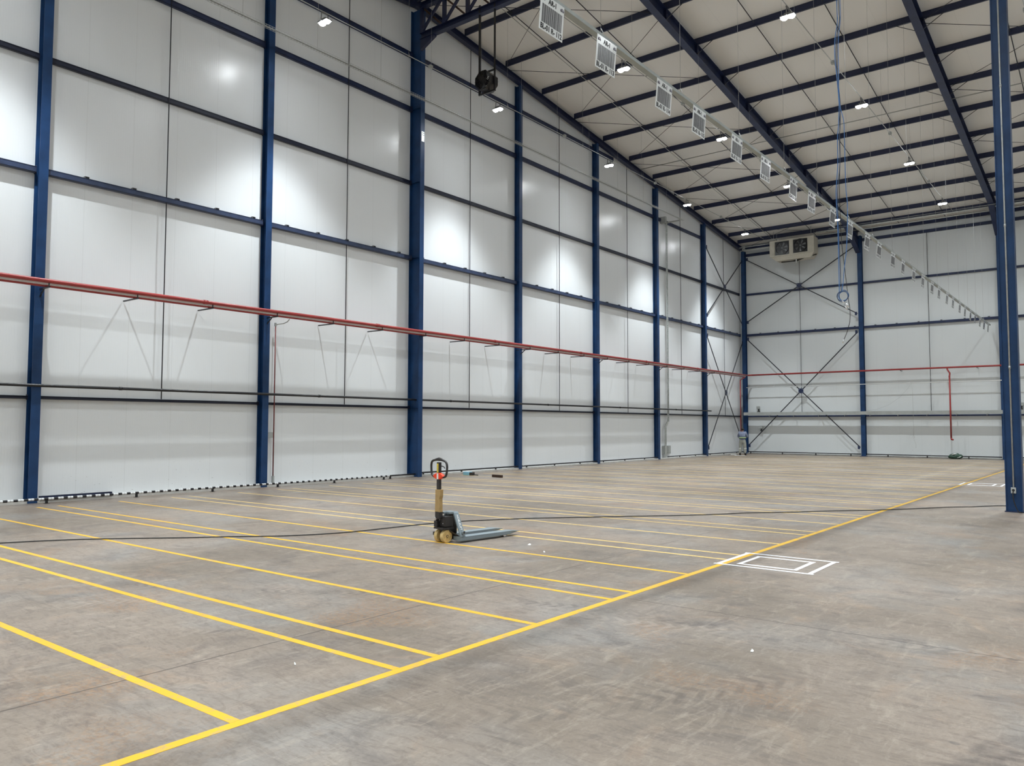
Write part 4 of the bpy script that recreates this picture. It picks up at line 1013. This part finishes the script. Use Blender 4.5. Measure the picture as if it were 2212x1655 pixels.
R_ = {'pel': (.09,.07), 'wai': (.09,.06), 'che': (.095,.06), 'nek': .052, 'hed': (.078,.09), 'top': (.07,.08), 'shl': .062, 'ell': .045, 'wrl': .03, 'hal': .032, 'shr': .062, 'elr': .045, 'wrr': .03, 'har': .032,
      'hil': .065, 'knl': .058, 'anl': .04, 'tol': .035, 'hir': .065, 'knr': .058, 'anr': .04, 'tor': .035}
body = skin('body', [B[k] for k in K], [(K.index(a), K.index(b)) for a, b in E_], [R_[k] for k in K], 'skin', wk)
for s_, hx, hz in ((-1, -.10, 1.05), (1, .10, 1.07)):
    for i in range(4):
        fx = hx - s_*.0 + (i-1.5)*.018
        ln = (.07, .078, .074, .058)[i]
        f = skin('finger', [(fx, .375, hz), (fx, .375+ln*.5, hz-.008), (fx - s_*.004, .375+ln, hz-.03)], [(0, 1), (1, 2)], [.0095, .0085, .007], 'skin', body, 1)
    skin('thumb', [(hx - s_*.025, .345, hz+.01), (hx - s_*.045, .375, hz+.015), (hx - s_*.05, .40, hz+.01)], [(0, 1), (1, 2)], [.011, .010, .008], 'skin', body, 1)
# face details and hair
MB().ball((0, .245, 1.535), .014, 10, (1, 1.3, 1.6)).ball((-.084, .155, 1.535), .022, 10, (.4, .8, 1.2)).ball((.084, .155, 1.535), .022, 10, (.4, .8, 1.2)).build('nose_and_ears', 'skin', body, **L_)
MB().ball((-.03, .235, 1.555), .011, 8).ball((.03, .235, 1.555), .011, 8).build('eyes', 'hair', body, **L_)
MB().ball((0, .135, 1.575), .098, 18, (.92, 1.05, .86)).build('hair', 'hair', wk, **L_)
sv = ['wai', 'che', 'nek', 'shl', 'ell', 'wrl', 'shr', 'elr', 'wrr']
V_ = {**B, 'wai': (0, .0, .90), 'mid': (0, .01, 1.10), 'nek': (0, .06, 1.41), 'wrl': (-.17, .25, 1.06), 'wrr': (.17, .25, 1.08)}
kk = ['mid', 'wai', 'che', 'nek', 'shl', 'ell', 'wrl', 'shr', 'elr', 'wrr']
ee = [('mid','wai'),('mid','che'),('che','nek'),('che','shl'),('shl','ell'),('ell','wrl'),('che','shr'),('shr','elr'),('elr','wrr')]
rr_ = {'mid': (.17,.13), 'wai': (.18,.135), 'che': (.19,.14), 'nek': (.07,.07), 'shl': .085, 'ell': .062, 'wrl': .047, 'shr': .085, 'elr': .062, 'wrr': .047}
skin('shirt', [V_[k] for k in kk], [(kk.index(a), kk.index(b)) for a, b in ee], [rr_[k] for k in kk], 'shirt', wk)
MB().tube([(0, .0, 1.17), (0, .0, 1.10), (0, -.005, .99)], [.192, .196, .20], 20).build('shirt_lower_panel', 'vest', wk, **L_)
MB().tube([(0, 0, 1.085), (0, 0, 1.045)], [.203, .203], 20).build('waist_band', 'lime', wk, **L_)
for o in wk.children:
    if o.name.startswith(('shirt_lower', 'waist')):
        for v in o.data.vertices: v.co.y = v.co.y*.76
tv = {'pel': (0, 0, .93), 'top': (0, 0, 1.05), 'hil': (-.095, 0, .84), 'knl': (-.13, .02, .48), 'anl': (-.15, -.01, .12), 'hir': (.095, 0, .84), 'knr': (.13, .02, .48), 'anr': (.15, -.01, .12)}
tk = list(tv); te = [('pel','top'),('pel','hil'),('hil','knl'),('knl','anl'),('pel','hir'),('hir','knr'),('knr','anr')]
tr_ = {'pel': (.165,.125), 'top': (.15,.115), 'hil': .125, 'knl': .10, 'anl': .088, 'hir': .125, 'knr': .10, 'anr': .088}
skin('trousers', [tv[k] for k in tk], [(tk.index(a), tk.index(b)) for a, b in te], [tr_[k] for k in tk], 'trousers', wk)
MB().tube([(-.135, .015, .44), (-.138, .012, .39)], [.094, .092], 16).tube([(.135, .015, .44), (.138, .012, .39)], [.094, .092], 16).build('leg_band', 'silver', wk, **L_)
for s_ in (-1, 1):
    skin('boot', [(s_*.15, -.03, .06), (s_*.15, -.03, .14), (s_*.165, .10, .05), (s_*.175, .19, .04)], [(0, 1), (0, 2), (2, 3)], [.055, .055, .05, .038], 'boot', wk, 2)
